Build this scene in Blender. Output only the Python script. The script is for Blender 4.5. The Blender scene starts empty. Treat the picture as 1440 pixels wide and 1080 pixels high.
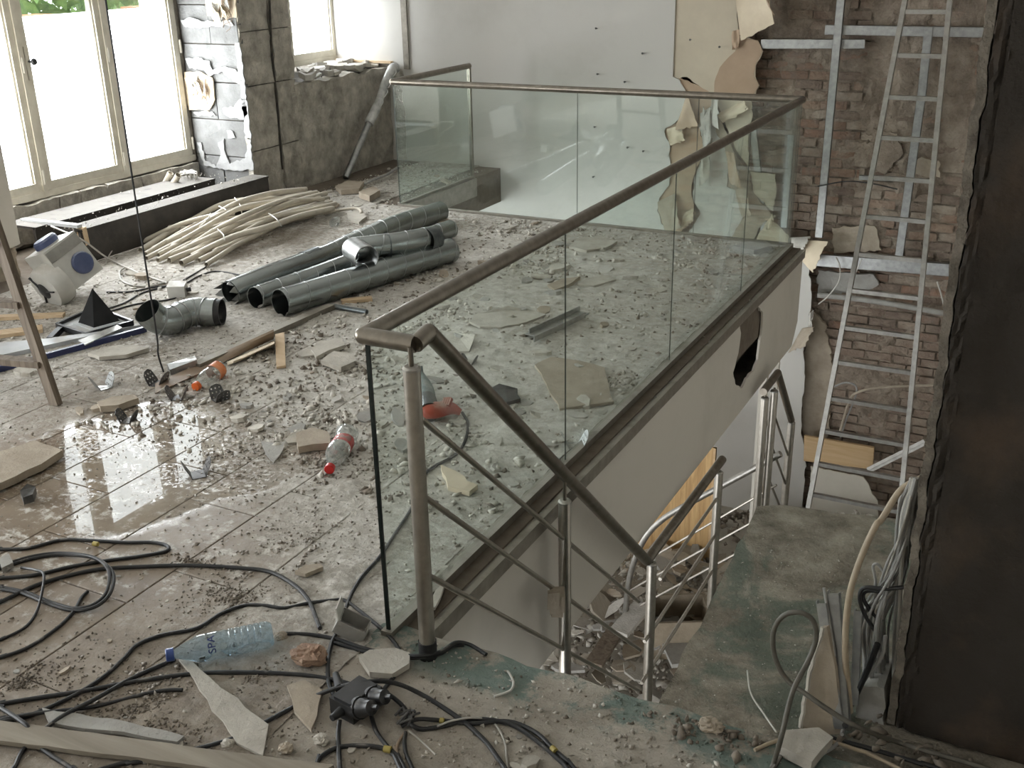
import bpy, bmesh, math, random
import numpy as np
from mathutils import Vector, Matrix, noise
from mathutils.geometry import tessellate_polygon

random.seed(7)
S = bpy.context.scene
C = S.collection
V = Vector
PI = math.pi

# ------------------------------------------------------------------ camera
FPX, YAW, PITCH, ROLL, CAMH = 1515.064, 0.484277, 0.387326, -0.020435, 1.896317
_fw = V((-math.sin(YAW)*math.cos(PITCH), math.cos(YAW)*math.cos(PITCH), -math.sin(PITCH)))
_rt0 = V((math.cos(YAW), math.sin(YAW), 0))
_up0 = _rt0.cross(_fw)
RT = _rt0*math.cos(ROLL) + _up0*math.sin(ROLL)
UP = -_rt0*math.sin(ROLL) + _up0*math.cos(ROLL)
CO = V((0, 0, CAMH))
cd = bpy.data.cameras.new('camera')
cam = bpy.data.objects.new('camera', cd)
C.objects.link(cam)
m = Matrix((RT, UP, -_fw)).transposed().to_4x4()
m.translation = CO
cam.matrix_world = m
cd.sensor_width = 36
cd.lens = FPX/1440*36
cd.clip_start = 0.05
S.camera = cam

# ------------------------------------------------------------------ world, exposure
W = bpy.data.worlds.new('overcast_sky')
S.world = W
W.use_nodes = True
WORLD_STRENGTH = 3.2
W.node_tree.nodes['Background'].inputs[0].default_value = (0.95, 0.98, 1.0, 1)
W.node_tree.nodes['Background'].inputs[1].default_value = WORLD_STRENGTH
S.view_settings.view_transform = 'Standard'
S.view_settings.look = 'None'
S.view_settings.gamma = 1
S.view_settings.use_curve_mapping = False
S.view_settings.exposure = 0.48
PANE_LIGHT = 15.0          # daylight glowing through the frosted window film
try:
    S.cycles.use_denoising = True
    S.cycles.max_bounces = 10
    S.cycles.diffuse_bounces = 5
    S.cycles.transparent_max_bounces = 16
    S.cycles.sample_clamp_indirect = 6
    S.cycles.caustics_reflective = False
    S.cycles.caustics_refractive = False
except Exception:
    pass

# ------------------------------------------------------------------ where a point of the photograph lies on a plane of the room
def _ray(x, y):
    return _fw + RT*((x-720)/FPX) - UP*((y-540)/FPX)
def F(x, y, z=0.0):
    d = _ray(x, y); return CO + d*((z-CO.z)/d.z)
def PX(x, y, X):
    d = _ray(x, y); return CO + d*((X-CO.x)/d.x)
def PY(x, y, Y):
    d = _ray(x, y); return CO + d*((Y-CO.y)/d.y)

# ------------------------------------------------------------------ materials
MATS = {}
def ramp(nt, fac, a, b, p0=0.35, p1=0.65):
    r = nt.nodes.new('ShaderNodeValToRGB')
    r.color_ramp.elements[0].position = p0; r.color_ramp.elements[0].color = (*a, 1)
    r.color_ramp.elements[1].position = p1; r.color_ramp.elements[1].color = (*b, 1)
    nt.links.new(fac, r.inputs[0]); return r.outputs[0]
def nz(nt, scale, detail=4, rough=.55, vec=None, dist=0.0):
    n = nt.nodes.new('ShaderNodeTexNoise')
    n.inputs['Scale'].default_value = scale; n.inputs['Detail'].default_value = detail
    n.inputs['Roughness'].default_value = rough; n.inputs['Distortion'].default_value = dist
    nt.links.new(vec or pos(nt), n.inputs['Vector']); return n.outputs['Fac']
def pos(nt):
    g = nt.nodes.get('geo') or nt.nodes.new('ShaderNodeNewGeometry'); g.name = 'geo'
    return g.outputs['Position']
def math_(nt, op, a, b=None, c=None, clamp=False):
    n = nt.nodes.new('ShaderNodeMath'); n.operation = op; n.use_clamp = clamp
    for i, v in enumerate((a, b, c)):
        if v is None: continue
        if isinstance(v, (int, float)): n.inputs[i].default_value = v
        else: nt.links.new(v, n.inputs[i])
    return n.outputs[0]
def mixc(nt, f, a, b):
    n = nt.nodes.new('ShaderNodeMix'); n.data_type = 'RGBA'
    for s, v in ((0, f), (6, a), (7, b)):
        if isinstance(v, tuple): n.inputs[s].default_value = (*v, 1)
        elif isinstance(v, (int, float)): n.inputs[s].default_value = v
        else: nt.links.new(v, n.inputs[s])
    return n.outputs[2]
def smooth(nt, v, a, b):
    n = nt.nodes.new('ShaderNodeMapRange'); n.interpolation_type = 'SMOOTHSTEP'
    n.inputs[1].default_value = a; n.inputs[2].default_value = b
    nt.links.new(v, n.inputs[0]); return n.outputs[0]
def bump(nt, bs, h, strength, dist=.02):
    b = nt.nodes.new('ShaderNodeBump'); b.inputs['Strength'].default_value = strength
    b.inputs['Distance'].default_value = dist
    nt.links.new(h, b.inputs['Height']); nt.links.new(b.outputs[0], bs.inputs['Normal'])
def new(name):
    m = bpy.data.materials.new(name); m.use_nodes = True
    MATS[name] = m; nt = m.node_tree
    return m, nt, nt.nodes['Principled BSDF']
def M(name, c1, c2=None, scale=6, rough=.7, metal=0, bmp=0, bscale=None, dust=None, p=(.35, .65), stretch=None, spec=.5):
    """dust = (colour, amount): pale dust lying on surfaces that face up"""
    m, nt, bs = new(name)
    c2 = c2 or tuple(c*.75 for c in c1)
    vec = None
    if stretch:
        mp = nt.nodes.new('ShaderNodeMapping'); mp.inputs['Scale'].default_value = stretch
        tc = nt.nodes.new('ShaderNodeTexCoord'); nt.links.new(tc.outputs['Object'], mp.inputs[0]); vec = mp.outputs[0]
    f = nz(nt, scale, 6, .6, vec)
    col = ramp(nt, f, c1, c2, *p)
    rv = rough
    if dust:
        g = nt.nodes.new('ShaderNodeNewGeometry'); sx = nt.nodes.new('ShaderNodeSeparateXYZ')
        nt.links.new(g.outputs['Normal'], sx.inputs[0])
        up = smooth(nt, sx.outputs[2], .25, .9)
        d = smooth(nt, nz(nt, 9, 5, .65), .62-.42*dust[1], .72-.25*dust[1])
        fac = math_(nt, 'MULTIPLY', math_(nt, 'MULTIPLY', up, d), min(1, .55+dust[1]*.5))
        col = mixc(nt, fac, col, dust[0])
        rg = math_(nt, 'MULTIPLY_ADD', fac, .9-rough, rough)
        nt.links.new(rg, bs.inputs['Roughness'])
        mt = math_(nt, 'MULTIPLY_ADD', fac, -metal, metal); nt.links.new(mt, bs.inputs['Metallic'])
    else:
        bs.inputs['Roughness'].default_value = rough; bs.inputs['Metallic'].default_value = metal
    bs.inputs['Specular IOR Level'].default_value = spec
    nt.links.new(col, bs.inputs['Base Color'])
    if bmp: bump(nt, bs, nz(nt, bscale or scale*4, 6, .65), bmp)
    return m
DUST = (.50, .47, .42)

def glass(name, tint, refl=1.0, dusty=0.05, ior=1.5):
    m, nt, bs = new(name); nt.nodes.remove(bs)
    out = nt.nodes['Material Output']
    tr = nt.nodes.new('ShaderNodeBsdfTransparent'); tr.inputs[0].default_value = (*tint, 1)
    gl = nt.nodes.new('ShaderNodeBsdfGlossy'); gl.inputs['Roughness'].default_value = .02
    gl.inputs[0].default_value = (refl, refl, refl, 1)
    fr = nt.nodes.new('ShaderNodeLayerWeight'); fr.inputs[0].default_value = .5
    f0 = ((ior-1)/(ior+1))**2
    ff = math_(nt, 'MULTIPLY_ADD', math_(nt, 'POWER', fr.outputs['Facing'], 5.0), 1-f0, f0)
    mx = nt.nodes.new('ShaderNodeMixShader')
    nt.links.new(ff, mx.inputs[0]); nt.links.new(tr.outputs[0], mx.inputs[1]); nt.links.new(gl.outputs[0], mx.inputs[2])
    df = nt.nodes.new('ShaderNodeBsdfDiffuse'); df.inputs[0].default_value = (.62, .66, .62, 1)
    m2 = nt.nodes.new('ShaderNodeMixShader')
    d = smooth(nt, nz(nt, 3.2, 8, .7), .42, .75)
    nt.links.new(math_(nt, 'MULTIPLY_ADD', d, dusty, dusty*.35), m2.inputs[0])
    nt.links.new(mx.outputs[0], m2.inputs[1]); nt.links.new(df.outputs[0], m2.inputs[2])
    nt.links.new(m2.outputs[0], out.inputs[0]); return m

def wood(name, a, b, scale=(2, 30, 30), rough=.6):
    m, nt, bs = new(name)
    tc = nt.nodes.new('ShaderNodeTexCoord'); mp = nt.nodes.new('ShaderNodeMapping')
    mp.inputs['Scale'].default_value = scale; nt.links.new(tc.outputs['Object'], mp.inputs[0])
    f = nz(nt, 1.0, 5, .6, mp.outputs[0], 1.2)
    nt.links.new(ramp(nt, f, a, b, .3, .7), bs.inputs['Base Color'])
    bs.inputs['Roughness'].default_value = rough; bump(nt, bs, f, .25, .005); return m

# the tiled floor: brown tile, dust lying over it, a wet patch and muddy film
def floor_mat():
    m, nt, bs = new('dusty_floor_tile')
    P = pos(nt)
    def blob(cx, cy, rx, ry, soft=.5, amp=.55, sc=1.6):
        mp = nt.nodes.new('ShaderNodeMapping'); mp.vector_type = 'POINT'
        mp.inputs['Location'].default_value = (-cx/rx, -cy/ry, 0); mp.inputs['Scale'].default_value = (1/rx, 1/ry, 0)
        nt.links.new(P, mp.inputs[0])
        l = nt.nodes.new('ShaderNodeVectorMath'); l.operation = 'LENGTH'; nt.links.new(mp.outputs[0], l.inputs[0])
        d = math_(nt, 'ADD', l.outputs['Value'], math_(nt, 'MULTIPLY_ADD', nz(nt, sc, 6, .62), amp*2, -amp))
        return math_(nt, 'SUBTRACT', 1.0, smooth(nt, d, 1-soft*.5, 1+soft*.5))
    clean = math_(nt, 'MAXIMUM', blob(-2.95, 2.05, .80, .95, .5, .5, 1.8), blob(-3.15, 2.70, .62, .60, .4, .4, 2))
    wet = math_(nt, 'MAXIMUM', blob(-3.16, 2.76, .56, .66, .14, .26, 2.6), blob(-2.80, 2.95, .30, .36, .14, .35, 3.0))
    grit = math_(nt, 'MULTIPLY', smooth(nt, nz(nt, 48, 4, .7), .50, .58), smooth(nt, nz(nt, 2.4, 4, .6), .46, .56))   # grit lying in the water
    wetg = math_(nt, 'MULTIPLY', wet, math_(nt, 'SUBTRACT', 1, grit))
    tile = ramp(nt, nz(nt, 5, 6, .6), (.175, .132, .095), (.255, .205, .155), .3, .7)
    dust1 = ramp(nt, nz(nt, 1.5, 7, .65), (.33, .295, .25), (.50, .475, .43), .36, .62)
    dust2 = mixc(nt, smooth(nt, nz(nt, 24, 5, .7), .45, .60), dust1, (.60, .575, .53))
    dust2 = mixc(nt, math_(nt, 'MULTIPLY', smooth(nt, nz(nt, 33, 6, .75), .53, .62), .6), dust2, (.20, .168, .132))
    dfac = math_(nt, 'SUBTRACT', 1.0, math_(nt, 'MULTIPLY', math_(nt, 'MAXIMUM', clean, wet), smooth(nt, nz(nt, 12, 6, .72), .66, .50)))
    col = mixc(nt, dfac, tile, dust2)
    col = mixc(nt, math_(nt, 'MULTIPLY', blob(-2.1, 5.2, 1.5, 2.4, .9, .5, 1.2), .75), col, mixc(nt, smooth(nt, nz(nt, 18, 6, .7), .40, .62), (.47, .445, .395), (.66, .64, .59)))   # plaster dust by the glass
    mud = math_(nt, 'MULTIPLY', smooth(nt, nz(nt, 1.1, 5, .6), .52, .66), math_(nt, 'SUBTRACT', 1, blob(-2.1, 5.0, 1.4, 2.2, .9, .5, 1.2)))
    col = mixc(nt, math_(nt, 'MULTIPLY', mud, .55), col, (.235, .19, .145))
    col = mixc(nt, math_(nt, 'MULTIPLY', blob(-1.95, 1.62, .75, .42, .8, .6, 2.0), .8), col, ramp(nt, nz(nt, 9, 7, .7), (.165, .13, .098), (.33, .285, .23), .36, .64))   # mud tracked in by the landing
    nt.links.new(col, bs.inputs['Base Color'])
    r0 = math_(nt, 'MULTIPLY_ADD', clean, -.40, .90)
    r1 = math_(nt, 'MULTIPLY', r0, math_(nt, 'SUBTRACT', 1.0, math_(nt, 'MULTIPLY', wetg, .985)))
    nt.links.new(r1, bs.inputs['Roughness'])
    nt.links.new(math_(nt, 'MULTIPLY_ADD', wetg, .6, .4), bs.inputs['Specular IOR Level'])
    b_ = nt.nodes.new('ShaderNodeBump'); b_.inputs['Distance'].default_value = .02
    nt.links.new(math_(nt, 'ADD', nz(nt, 40, 6, .7), nz(nt, 7, 5, .6)), b_.inputs['Height'])
    nt.links.new(math_(nt, 'MULTIPLY', math_(nt, 'SUBTRACT', 1.0, math_(nt, 'MAXIMUM', wetg, math_(nt, 'MULTIPLY', clean, .75))), .6), b_.inputs['Strength'])
    nt.links.new(b_.outputs[0], bs.inputs['Normal'])
    return m
floor_mat()

def concrete_green():
    m, nt, bs = new('green_stained_concrete')
    base = ramp(nt, nz(nt, 6, 8, .7), (.135, .112, .082), (.38, .34, .275), .36, .64)
    gr = smooth(nt, nz(nt, 2.1, 7, .68, None, .6), .47, .58)
    col = mixc(nt, math_(nt, 'MULTIPLY', gr, .68), base, (.085, .122, .095))
    col = mixc(nt, smooth(nt, nz(nt, 34, 6, .75), .60, .74), col, (.31, .28, .22))
    nt.links.new(col, bs.inputs['Base Color']); bs.inputs['Roughness'].default_value = .88
    bump(nt, bs, math_(nt, 'ADD', nz(nt, 16, 8, .72), nz(nt, 60, 4, .7)), .7, .02); return m
concrete_green()

def slab_mat():
    m, nt, bs = new('landing_concrete')
    base = ramp(nt, nz(nt, 3.2, 8, .66), (.27, .235, .19), (.50, .455, .39), .35, .63)
    col = mixc(nt, smooth(nt, nz(nt, 42, 5, .7), .58, .7), base, (.41, .38, .33))
    sx = nt.nodes.new('ShaderNodeSeparateXYZ'); nt.links.new(pos(nt), sx.inputs[0])
    edge = smooth(nt, math_(nt, 'ADD', sx.outputs[1], math_(nt, 'MULTIPLY', nz(nt, 5, 6, .6), .22)), 2.17, 2.25)   # old green paint along the stair edge
    wear = smooth(nt, nz(nt, 4.5, 7, .7), .44, .53)
    col = mixc(nt, math_(nt, 'MULTIPLY', math_(nt, 'MULTIPLY', edge, wear), .8), col, (.13, .20, .18))
    nt.links.new(col, bs.inputs['Base Color']); bs.inputs['Roughness'].default_value = .9
    bump(nt, bs, math_(nt, 'ADD', nz(nt, 22, 8, .72), nz(nt, 5, 4, .6)), .75, .025); return m
slab_mat()

def painted(name, col, dirt, amt, rough=.6):
    m, nt, bs = new(name)
    f = smooth(nt, nz(nt, 1.3, 8, .68), .46, .74)
    c = mixc(nt, math_(nt, 'MULTIPLY', f, amt), col, dirt)
    nt.links.new(c, bs.inputs['Base Color']); bs.inputs['Roughness'].default_value = rough
    bump(nt, bs, nz(nt, 60, 3, .6), .06, .005); return m

M('tile_edge', (.12, .095, .07), (.16, .13, .10), 20, .9)
painted('white_wall_paint', (.54, .525, .49), (.44, .425, .385), .5)
painted('fascia_paint', (.60, .56, .495), (.46, .43, .37), .5)
painted('lower_wall_paint', (.60, .565, .49), (.45, .42, .35), .5)
M('plasterboard_paper', (.60, .535, .42), (.52, .46, .36), 3, .85, bmp=.08)
M('brown_paper', (.48, .36, .26), (.42, .31, .22), 4, .9, bmp=.08)
M('cream_paper', (.67, .58, .44), (.55, .46, .34), 4, .85, bmp=.1)
M('gypsum', (.54, .52, .48), (.42, .40, .36), 12, .95, bmp=.4, bscale=60)
M('brick_mortar', (.17, .132, .10), (.36, .30, .24), 6, .95, bmp=1.0, bscale=30, p=(.32, .68))
for i, (a, b) in enumerate([((.24, .155, .11), (.31, .235, .18)), ((.21, .15, .115), (.33, .27, .215)), ((.27, .165, .115), (.23, .18, .145)), ((.165, .12, .095), (.27, .215, .17)), ((.26, .20, .155), (.37, .315, .255))]):
    M('old_brick_%d' % i, a, b, 9, .95, bmp=.8, bscale=40)
M('pier_block', (.20, .20, .195), (.125, .125, .12), 5, .9, bmp=.35, bscale=50)
M('pier_plaster', (.37, .37, .365), (.29, .29, .285), 8, .9, bmp=.4, bscale=40)
M('rough_concrete', (.25, .23, .195), (.60, .56, .49), 9, .95, bmp=1.0, bscale=26, p=(.3, .72))
M('concrete_joint', (.10, .09, .075), (.17, .155, .135), 12, .95, bmp=.6)
M('dark_wall', (.030, .024, .018), (.085, .055, .034), 3.2, .95, bmp=.5, bscale=20, p=(.52, .8))  # near black brown: shade of the unlit wall face is in the colour
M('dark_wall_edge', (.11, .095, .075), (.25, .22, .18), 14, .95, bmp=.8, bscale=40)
M('ceiling_plaster', (.80, .78, .74), (.74, .72, .68), 2, .9)
M('side_plaster', (.74, .71, .66), (.66, .63, .58), 2, .9)
M('lower_floor_concrete', (.46, .43, .375), (.34, .31, .26), 4, .95, bmp=.6)
M('window_paint', (.60, .565, .48), (.50, .465, .385), 10, .5)
M('steel_dark', (.030, .027, .024), (.06, .052, .045), 8, .65, .1, dust=((.135, .125, .11), .9), bmp=.15)
M('brushed_steel', (.38, .35, .305), (.46, .43, .38), 30, .33, .92, dust=((.36, .33, .29), .25))
M('handrail_steel', (.19, .168, .138), (.25, .225, .19), 24, .30, .9, dust=((.34, .31, .27), .18))
M('channel_steel', (.22, .20, .17), (.30, .275, .235), 20, .45, .7, dust=((.36, .335, .29), .7))
M('aluminium', (.40, .385, .355), (.30, .29, .265), 20, .40, .9, dust=((.45, .42, .37), .5))
M('galvanised', (.40, .405, .395), (.30, .305, .30), 26, .42, .95, dust=((.52, .50, .46), .25))
M('duct_zinc', (.34, .365, .36), (.27, .295, .29), 5, .26, .95)
M('duct_inside', (.06, .065, .065), (.10, .105, .10), 10, .6, .4)
M('olive_cable', (.085, .078, .062), (.12, .11, .09), 20, .5)
M('black_cowl', (.010, .010, .010), (.018, .018, .018), 12, .8, spec=.25)
M('black_rubber', (.012, .012, .0125), (.02, .02, .0205), 30, .55, dust=((.25, .23, .205), .10))
M('black_plastic', (.014, .014, .015), (.03, .03, .032), 20, .4, dust=((.16, .15, .14), .15))
M('grey_cable', (.34, .335, .32), (.26, .255, .245), 20, .5, dust=(DUST, .3))
M('light_cable', (.50, .48, .44), (.40, .38, .345), 20, .5)
M('tan_cable', (.42, .345, .25), (.34, .275, .20), 20, .5)
M('pvc_conduit', (.54, .49, .405), (.42, .38, .31), 9, .5, dust=((.55, .51, .44), .6))
M('off_white_plastic', (.62, .61, .57), (.52, .51, .475), 8, .45, dust=((.5, .47, .42), .4))
M('blue_cap', (.055, .075, .165), (.085, .105, .20), 10, .45, dust=((.34, .36, .42), .5))
M('blue_edge', (.022, .032, .11), (.04, .05, .13), 10, .4)
M('pale_panel', (.56, .58, .60), (.46, .48, .50), 6, .4, dust=((.55, .53, .50), .3))
M('plaster_shard', (.53, .50, .44), (.40, .37, .32), 9, .92, bmp=.4, bscale=50)
M('plaster_shard_grey', (.38, .37, .345), (.29, .28, .255), 9, .9, bmp=.3, bscale=50)
M('plaster_shard_brown', (.42, .36, .285), (.32, .27, .21), 9, .9, bmp=.3, bscale=50)
M('rubble_pale', (.68, .65, .59), (.38, .35, .30), 22, .95)
M('rubble_brown', (.24, .205, .165), (.13, .108, .085), 22, .95)
M('rubble_wet', (.20, .165, .13), (.40, .365, .32), 40, .5)
M('brick_red', (.32, .19, .13), (.42, .29, .21), 20, .95, bmp=.7, bscale=60)
wood('plywood', (.40, .23, .09), (.70, .48, .23), (20, 20, 1.6))
wood('lumber', (.55, .37, .19), (.66, .48, .28), (1.6, 30, 26))
wood('old_wood', (.085, .062, .042), (.235, .19, .145), (26, 26, 1.6), .75)
wood('old_plank', (.22, .19, .15), (.33, .295, .24), (1.6, 20, 20), .85)
wood('raw_wood', (.50, .36, .22), (.62, .48, .32), (1.5, 20, 20), .8)
M('brown_strip', (.30, .225, .16), (.23, .17, .12), 9, .6)
M('red_plastic', (.46, .075, .04), (.36, .055, .03), 10, .4, dust=((.45, .36, .30), .45))
M('teal_plastic', (.05, .085, .09), (.08, .115, .115), 10, .45, dust=((.36, .37, .35), .4))
M('cap_red', (.55, .025, .02), (.48, .02, .02), 10, .35)
M('cap_orange', (.72, .14, .02), (.62, .11, .02), 10, .35)
M('cap_blue', (.03, .065, .25), (.045, .085, .28), 10, .35)
M('label_red', (.42, .05, .05), (.55, .16, .14), 30, .5)
M('label_orange', (.66, .17, .05), (.74, .30, .14), 30, .5)
M('ink_blue', (.02, .035, .17), (.02, .035, .17), 10, .5)
M('yellow_tape', (.34, .27, .07), (.42, .34, .10), 20, .6)
M('foliage', (.055, .13, .03), (.19, .30, .09), 5, .8)
M('outside_wood', (.42, .17, .08), (.5, .23, .12), 5, .7)
M('outside_ground', (.34, .33, .31), (.28, .27, .25), 2, .9)
M('clip_metal', (.085, .085, .085), (.16, .155, .15), 30, .5, .6)
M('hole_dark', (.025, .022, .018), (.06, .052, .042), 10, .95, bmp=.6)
M('hole_board', (.30, .25, .185), (.22, .18, .13), 10, .95, bmp=.3)
M('plastic_film', (.36, .36, .35), (.62, .62, .60), 12, .25)
M('tape_dark', (.10, .115, .12), (.18, .20, .20), 18, .35, .5)
glass('balustrade_glass', (.94, .978, .962), 1.0, .022, 1.5)
glass('window_glass', (.95, .97, .96), 1.0, .03)
glass('bottle_clear', (.90, .91, .91), 1.0, .42, 1.9)
glass('bottle_blue', (.74, .86, .95), 1.0, .16, 1.6)
M('glass_edge', (.006, .010, .009), (.010, .016, .014), 10, .3)

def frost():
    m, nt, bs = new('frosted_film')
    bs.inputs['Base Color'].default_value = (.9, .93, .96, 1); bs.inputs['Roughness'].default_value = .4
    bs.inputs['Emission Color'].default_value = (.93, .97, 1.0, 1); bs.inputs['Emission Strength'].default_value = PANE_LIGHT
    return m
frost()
# ------------------------------------------------------------------ mesh helpers
def catmull(pts, n=8):
    P = [V(p) for p in pts]
    if len(P) < 3: return P
    P = [P[0]*2-P[1]] + P + [P[-1]*2-P[-2]]
    out = []
    for i in range(1, len(P)-2):
        a, b, c, d = P[i-1:i+3]
        for k in range(n):
            t = k/n
            out.append(.5*((2*b) + (c-a)*t + (2*a-5*b+4*c-d)*t*t + (3*b-a-3*c+d)*t**3))
    out.append(P[-2]); return out
class MB:
    def __init__(s): s.v = []; s.f = []
    def add(s, vs, fs):
        k = len(s.v); s.v += [tuple(p) for p in vs]; s.f += [tuple(i+k for i in f) for f in fs]; return s
    def box(s, c, d, R=None):
        c = V(c); h = [x/2 for x in d]
        vs = [V((x*h[0], y*h[1], z*h[2])) for x in (-1, 1) for y in (-1, 1) for z in (-1, 1)]
        if R is not None: vs = [R @ p for p in vs]
        return s.add([c+p for p in vs], [(0, 1, 3, 2), (4, 6, 7, 5), (0, 4, 5, 1), (2, 3, 7, 6), (0, 2, 6, 4), (1, 5, 7, 3)])
    def bb(s, a, b):
        return s.box([(a[i]+b[i])/2 for i in range(3)], [abs(b[i]-a[i]) for i in range(3)])
    def bar(s, p, q, w, h, up=(0, 0, 1)):
        p, q = V(p), V(q); t = (q-p).normalized(); sd = t.cross(V(up))
        if sd.length < 1e-4: sd = V((1, 0, 0))
        sd.normalize(); u = sd.cross(t)
        vs = [a + sd*(x*w/2) + u*(z*h/2) for a in (p, q) for x, z in ((-1, -1), (1, -1), (1, 1), (-1, 1))]
        return s.add(vs, [(3, 2, 1, 0), (4, 5, 6, 7), (0, 1, 5, 4), (1, 2, 6, 5), (2, 3, 7, 6), (3, 0, 4, 7)])
    def tube(s, pts, r, n=8, caps=True, closed=False):
        P = [V(p) for p in pts]; L = len(P)
        rs = r if isinstance(r, (list, tuple)) else [r]*L
        T = []
        for i in range(L):
            a = P[i-1] if (i or closed) else P[i]; b = P[(i+1) % L] if (i < L-1 or closed) else P[i]
            t = b-a; T.append(t.normalized() if t.length > 1e-9 else V((0, 0, 1)))
        u = T[0].orthogonal().normalized(); vs = []; fs = []
        for i in range(L):
            u = u - T[i]*u.dot(T[i]); u.normalize(); w = T[i].cross(u)
            for k in range(n):
                a = 2*PI*k/n; vs.append(P[i] + (u*math.cos(a)+w*math.sin(a))*rs[i])
        for i in range(L-1 + (1 if closed else 0)):
            for k in range(n):
                j = (i+1) % L; fs.append((i*n+k, i*n+(k+1) % n, j*n+(k+1) % n, j*n+k))
        if caps and not closed:
            fs.append(tuple(range(n-1, -1, -1))); fs.append(tuple((L-1)*n+k for k in range(n)))
        return s.add(vs, fs)
    def pipe(s, pts, r, th=.002, n=24):
        """hollow tube with real wall thickness"""
        s.tube(pts, r, n, False); k = len(s.v)
        P = [V(p) for p in pts]
        b = MB().tube(P, r-th, n, False); s.add(b.v, [f[::-1] for f in b.f]); L = len(P)
        o = k - L*n
        for e in (0, (L-1)*n):
            for i in range(n): s.f.append((o+e+i, o+e+(i+1) % n, k+e+(i+1) % n, k+e+i) if e else (o+e+(i+1) % n, o+e+i, k+e+i, k+e+(i+1) % n))
        return s
    def lathe(s, o, ax, prof, n=20):
        o, ax = V(o), V(ax).normalized(); u = ax.orthogonal().normalized(); w = ax.cross(u); vs = []; fs = []
        for r, h in prof:
            for k in range(n):
                a = 2*PI*k/n; vs.append(o + ax*h + (u*math.cos(a)+w*math.sin(a))*r)
        for i in range(len(prof)-1):
            for k in range(n): fs.append((i*n+k, i*n+(k+1) % n, (i+1)*n+(k+1) % n, (i+1)*n+k))
        return s.add(vs, fs)
    def prism(s, poly, off, holes=()):
        """polygon (world points) with optional holes, given thickness along off"""
        off = V(off); loops = [[V(p) for p in poly]] + [[V(p) for p in h] for h in holes]
        flat = [p for l in loops for p in l]; n = len(flat)
        tri = tessellate_polygon(loops)
        vs = flat + [p+off for p in flat]; fs = [tuple(t) for t in tri] + [tuple(i+n for i in t[::-1]) for t in tri]
        k = 0
        for l in loops:
            m_ = len(l)
            for i in range(m_): fs.append((k+i, k+(i+1) % m_, n+k+(i+1) % m_, n+k+i))
            k += m_
        return s.add(vs, fs)
    def grid(s, fn, nu, nv, th=0):
        vs = [V(fn(i/nu, j/nv)) for i in range(nu+1) for j in range(nv+1)]
        fs = [(i*(nv+1)+j, (i+1)*(nv+1)+j, (i+1)*(nv+1)+j+1, i*(nv+1)+j+1) for i in range(nu) for j in range(nv)]
        if th:
            k = len(vs); nrm = [V() for _ in vs]
            for f in fs:
                nn = (vs[f[2]]-vs[f[0]]).cross(vs[f[3]]-vs[f[1]])
                for i in f: nrm[i] += nn
            vs += [vs[i] - nrm[i].normalized()*th if nrm[i].length > 0 else vs[i] for i in range(k)]
            b = [tuple(i+k for i in f[::-1]) for f in fs]
            rim = [i*(nv+1) for i in range(nu+1)] + [nu*(nv+1)+j for j in range(1, nv+1)] + [i*(nv+1)+nv for i in range(nu-1, -1, -1)] + list(range(nv-1, 0, -1))
            e = [(rim[i], rim[(i+1) % len(rim)], k+rim[(i+1) % len(rim)], k+rim[i]) for i in range(len(rim))]
            fs = fs + b + e
        return s.add(vs, fs)
    def build(s, name, mat, parent=None, smooth=False, fix=True):
        me = bpy.data.meshes.new(name); me.from_pydata(s.v, [], s.f)
        if fix:
            bm = bmesh.new(); bm.from_mesh(me); bmesh.ops.recalc_face_normals(bm, faces=bm.faces); bm.to_mesh(me); bm.free()
        me.materials.append(MATS[mat])
        if smooth:
            me.polygons.foreach_set('use_smooth', [True]*len(me.polygons)); me.set_sharp_from_angle(angle=math.radians(38))
        me.update()
        o = bpy.data.objects.new(name, me); C.objects.link(o)
        if parent is not None:
            o.parent = parent; o.matrix_parent_inverse = parent.matrix_basis.inverted()
        return o
def tag(o, label, cat, group=None, kind=None):
    o['label'] = label; o['category'] = cat
    if group: o['group'] = group
    if kind: o['kind'] = kind
    return o
def struct(o, label=None):
    o['kind'] = 'structure'
    if label: o['label'] = label; o['category'] = o.name.split('_')[0].split('.')[0]
    return o
def empty(name, loc, label=None, cat=None, group=None):
    o = bpy.data.objects.new(name, None); C.objects.link(o); o.location = loc; o.empty_display_size = .1
    if label: tag(o, label, cat, group)
    return o
def jag(pts, amp, step, axes=(0, 2), seed=0, closed=True):
    """roughen a polyline so that it looks torn"""
    rnd = random.Random(seed); out = []; P = [V(p) for p in pts]; n = len(P)
    for i in range(n if closed else n-1):
        a, b = P[i], P[(i+1) % n]; L = (b-a).length; k = max(1, int(L/step))
        for j in range(k):
            p = a.lerp(b, j/k)
            if j:
                for x in axes: p[x] += rnd.uniform(-amp, amp)
            out.append(p)
    if not closed: out.append(P[-1])
    return out

# ------------------------------------------------------------------ the setting
GX, AX, AY, CY, RY = -1.592, -4.689, 7.059, 2.202, 8.25      # glass line, far corner, back line, near corner, return end
FXF = -1.505                                                  # face of the slab fascia
LX = -5.85                                                    # face of pier and parapet
WX = -6.46                                                    # window line
BY = 8.80                                                     # back wall
EY = 2.26                                                     # edge of the near landing
ZL = -3.0                                                     # lower floor

fl = MB().bb((-7.2, -1.6, -.32), (FXF-.02, AY, -.010)).bb((-7.2, AY, -.32), (AX, BY, -.010)).build('floor', 'tile_edge')
struct(fl, 'dust covered brown tile floor strewn with rubble')
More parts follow.
